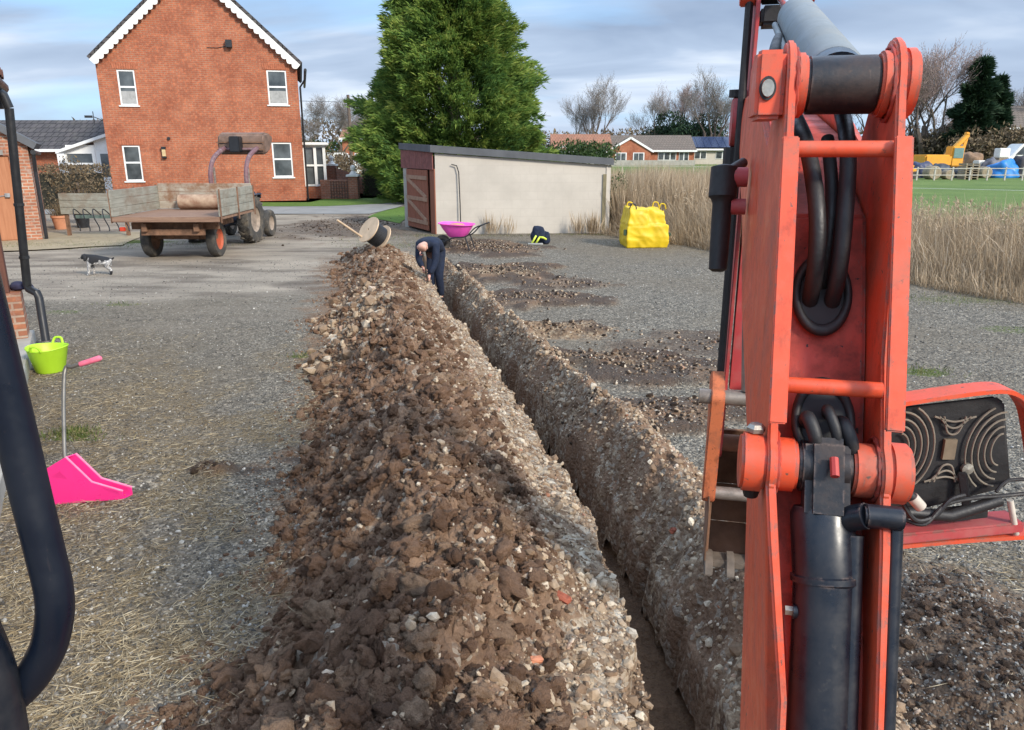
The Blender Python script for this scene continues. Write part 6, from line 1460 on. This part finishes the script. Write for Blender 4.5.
MB().prism([(-.5,.5),(.1,.45),(.35,1.0),(-.65,1.0)],-.5,.5).build('skip',M_yel,dmp,bevel=.04);MB().bb(.1,.6,-.4,.4,.35,.75).build('bonnet',M_yel,dmp,bevel=.05)
for x in(-.35,.45):
    for y in(-.5,.5): 
        MB().cyl((x,y-.1,.28),(x,y+.1,.28),.28,n=16).build('wheel',M_tyre,dmp)
M_bale=simple('straw_bale',(.30,.24,.16),.95,.3,6,.8,25)
def bale(px,py,r,lab,Y=Yd,rz=0):
    r*=.8
    c=D(px,py,Y);t_=thing('round_bale',lab,'bale',(c.x,Y,0),rz,'round bales in the distant yard')
    MB().tube([(0,-r*.95,r),(0,-r*.8,r),(0,r*.8,r),(0,r*.95,r)],[r*.85,r,r,r*.85],20).build('straw',M_bale,t_,smooth=True)
    MB().tube([(0,-r*.3,r),(0,r*.3,r)],r*1.012,20,False).build('net_wrap',simple('bale_net',(.27,.22,.15),.8) if 'bale_net' not in bpy.data.materials else bpy.data.materials['bale_net'],t_,smooth=True)
bale(931,178,.62,'pale round bale nearest the fence below the yellow excavator',57)
bale(984,172,.55,'round bale right of the pale pallet stack',59.5)
bale(947,178,.45,'small low bale next to the pallet stack by the fence',57)
def heap(name,label,cat,px,Y,s,mat,seed):
    c=D(px,170,Y);t_=clothlump(name,None,(0,0,s[2]*.45),s,mat,seed,4,.35);t_.location=(c.x,Y,0);return tag(t_,label,cat)
heap('tarpaulin_heap','bright blue tarpaulin over a heap at the right of the distant yard','tarpaulin',1004,60,(1.25,.8,.95),simple('blue_tarpaulin',(.02,.20,.55),.5,.25,3,.4),3)
heap('tarpaulin_heap','dark blue black sheeted heap left of the yellow excavator','tarpaulin',921,60,(.95,.6,.85),simple('dark_sheet',(.03,.04,.09),.5,.3,3),5)
heap('tarpaulin_heap','dark sheeted heap below the yellow excavator cab','tarpaulin',940,61,(.9,.6,.75),simple('navy_sheet',(.03,.05,.08),.5,.3,3),8)
heap('tarpaulin_heap','small black sheeted heap just left of the pallet stack','tarpaulin',956,59.5,(.6,.5,.55),M_black,11)
heap('tarpaulin_heap','grey and dark heap between pallet stack and blue tarpaulin','tarpaulin',991,62,(.8,.6,1.0),simple('grey_sheet',(.12,.12,.14),.6,.3,3),13)
heap('soil_pile','brown pile of soil and timber just right of the yellow arm','soil pile',968,66,(1.2,1.1,1.4),simple('brown_pile',(.24,.15,.09),.95,.35,5,.8,15),17)
heap('soil_pile','long low brown bank behind the yellow excavator on its left','soil pile',921,68,(3.0,1.0,1.1),bpy.data.materials['brown_pile'],19)
heap('soil_pile','dark brown heap at the very right end of the yard by the fence','soil pile',1022,60,(1.0,.7,1.1),simple('dark_heap',(.05,.045,.05),.8,.3,5),23)
c=D(967,180,57);ps=thing('pallet_stack','tall pale stack of timber pallets in the distant yard','pallets',(c.x,57,0))
for k in range(7): MB().bb(-.5,.5,-.5,.5,.17*k,.17*k+.03).bb(-.5,-.4,-.5,.5,.17*k+.031,.17*k+.14).bb(.4,.5,-.5,.5,.17*k+.031,.17*k+.14).bb(-.05,.05,-.5,.5,.17*k+.031,.17*k+.14).build('pallet',M_bale,ps)
for px,Y,w_,h_,z,lab in((981,63,.95,.55,.75,'white boxy crate on the heap right of the soil pile'),(1000,65,.9,.75,1.5,'white bulk sack high above the blue tarpaulin')):
    c=D(px,165,Y);t_=thing('white_crate',lab,'crate',(c.x,Y,0));MB().bb(-w_/2,w_/2,-.4,.4,z,z+h_).build('body',M_whitewood,t_,bevel=.05);MB().bb(-w_/2+.05,w_/2-.05,-.38,.38,0,z-.01).build('stand',simple('stand_timber',(.25,.2,.15),.9) if 'stand_timber' not in bpy.data.materials else bpy.data.materials['stand_timber'],t_)
def van(label,x,y,L_,H_,mat,rz=0,name='parked_van',cat='van',car=False):
    t_=thing(name,label,cat,(x,y,0),rz)
    prof=[(-L_/2,.35),(-L_/2,H_*.95),(-L_/2+.2,H_),(L_*.18,H_),(L_*.34,H_*.62),(L_/2-.05,H_*.52),(L_/2,.35)] if not car else [(-L_/2,.35),(-L_/2,H_*.62),(-L_*.36,H_*.68),(-L_*.25,H_),(L_*.08,H_),(L_*.24,H_*.66),(L_/2-.05,H_*.55),(L_/2,.35)]
    MB().prism(prof,-.85,.85).build('body',mat,t_,bevel=.06)
    MB().prism([(L_*.02,H_*.66),(L_*.02,H_*.92),(L_*.16,H_*.92),(L_*.28,H_*.66)] if not car else [(-L_*.24,H_*.68),(-L_*.2,H_*.93),(L_*.05,H_*.93),(L_*.18,H_*.68)],-.87,.87).build('side_window',M_glass,t_)
    for xx in(-L_*.3,L_*.3):
        for yy in(-.78,.78): MB().cyl((xx,yy-.1,.32),(xx,yy+.1,.32),.32,n=18).build('wheel',M_tyre,t_)
    return t_
van('white van with dark windows parked at the far right edge of the distant yard',D(1024,160,66).x,66,4.8,2.6,M_whitewood,R(180))
van('small white vehicle parked far off between the bay window and the pole',D(337,160,60).x,60,3.6,1.9,M_whitewood)
van('dark car parked by the long hedge right of the pole',D(366,160,62).x,62,3.8,1.4,simple('dark_car_paint',(.03,.035,.05),.3),0,'parked_car','car',True)
# ------------------------------------------------------------------ camera, sun, sky
cd=bpy.data.cameras.new('camera');cam=bpy.data.objects.new('camera',cd);link(cam)
cd.sensor_fit='HORIZONTAL';cd.sensor_width=36;cd.lens=36*F/1024;cd.clip_start=.05;cd.clip_end=5000
cam.location=(0,0,EYE);cam.rotation_euler=(PI/2-PITCH,0,0);sc.camera=cam
SUN_EL=R(32);SUN_AZ=R(137)   # azimuth clockwise from +Y (view direction): behind, to the right
sd=bpy.data.lights.new('sun','SUN');sd.energy=3.0;sd.angle=R(10.0);sd.color=(1,.92,.80)
so=bpy.data.objects.new('sun',sd);link(so)
dirv=Vector((math.sin(SUN_AZ)*math.cos(SUN_EL),math.cos(SUN_AZ)*math.cos(SUN_EL),math.sin(SUN_EL)))
so.rotation_euler=dirv.to_track_quat('Z','Y').to_euler()
w=bpy.data.worlds.new('World');sc.world=w;w.use_nodes=True
t=NT('w',world=w)
sky=t.n('ShaderNodeTexSky',sky_type='NISHITA');sky.sun_disc=False;sky.sun_elevation=SUN_EL;sky.sun_rotation=SUN_AZ;sky.air_density=1.0;sky.dust_density=1.2;sky.ozone_density=1.5
g=t.n('ShaderNodeTexCoord').outputs['Generated'];s=t.n_sep(g)
den=t.ma('ADD',t.ma('MAXIMUM',s[2],0.0),.22)
uv=t.comb(t.ma('DIVIDE',s[0],den),t.ma('DIVIDE',s[1],den),0.0)
n1=t.noise(t.map(uv,(.6,1.0,1),(0,0,.2),(3.1,1.7,0)),1.0,6,.5,.5)
n2=t.noise(t.map(uv,(.5,1.1,1),(0,0,.15),(7.7,2.2,0)),1.7,5,.5,.4)
cover=t.ramp(n1,[(.37,0.0),(.52,1.0)])
ccol=t.ramp(n2,[(.30,(1.7,2.25,3.35)),(.5,(2.7,3.4,4.65)),(.66,(4.9,5.5,6.5))])
ccol=t.mix(t.ramp(s[2],[(.0,.55),(.12,0.0)]),ccol,(3.9,4.6,5.8))
zb=t.ma('ADD',1.0,t.ma('MULTIPLY',t.ramp(s[2],[(.22,0.0),(.65,1.0)]),1.7))
ccol=t.mix(1.0,ccol,t.comb(zb,zb,zb),'MULTIPLY')
ccol=t.mix(1.0,ccol,(1.03,1.0,.95),'MULTIPLY')
c=t.mix(t.ma('MULTIPLY',cover,.93),t.mix(.6,sky.outputs[0],(1.7,3.8,6.8)),ccol)
b=t.n('ShaderNodeBackground');t.l(c,b.inputs[0]);b.inputs[1].default_value=.12
o=t.n('ShaderNodeOutputWorld');t.l(b.outputs[0],o.inputs[0])
sc.view_settings.view_transform='Standard';sc.view_settings.look='None';sc.view_settings.gamma=1;sc.view_settings.exposure=0.62
sc.render.engine='CYCLES'
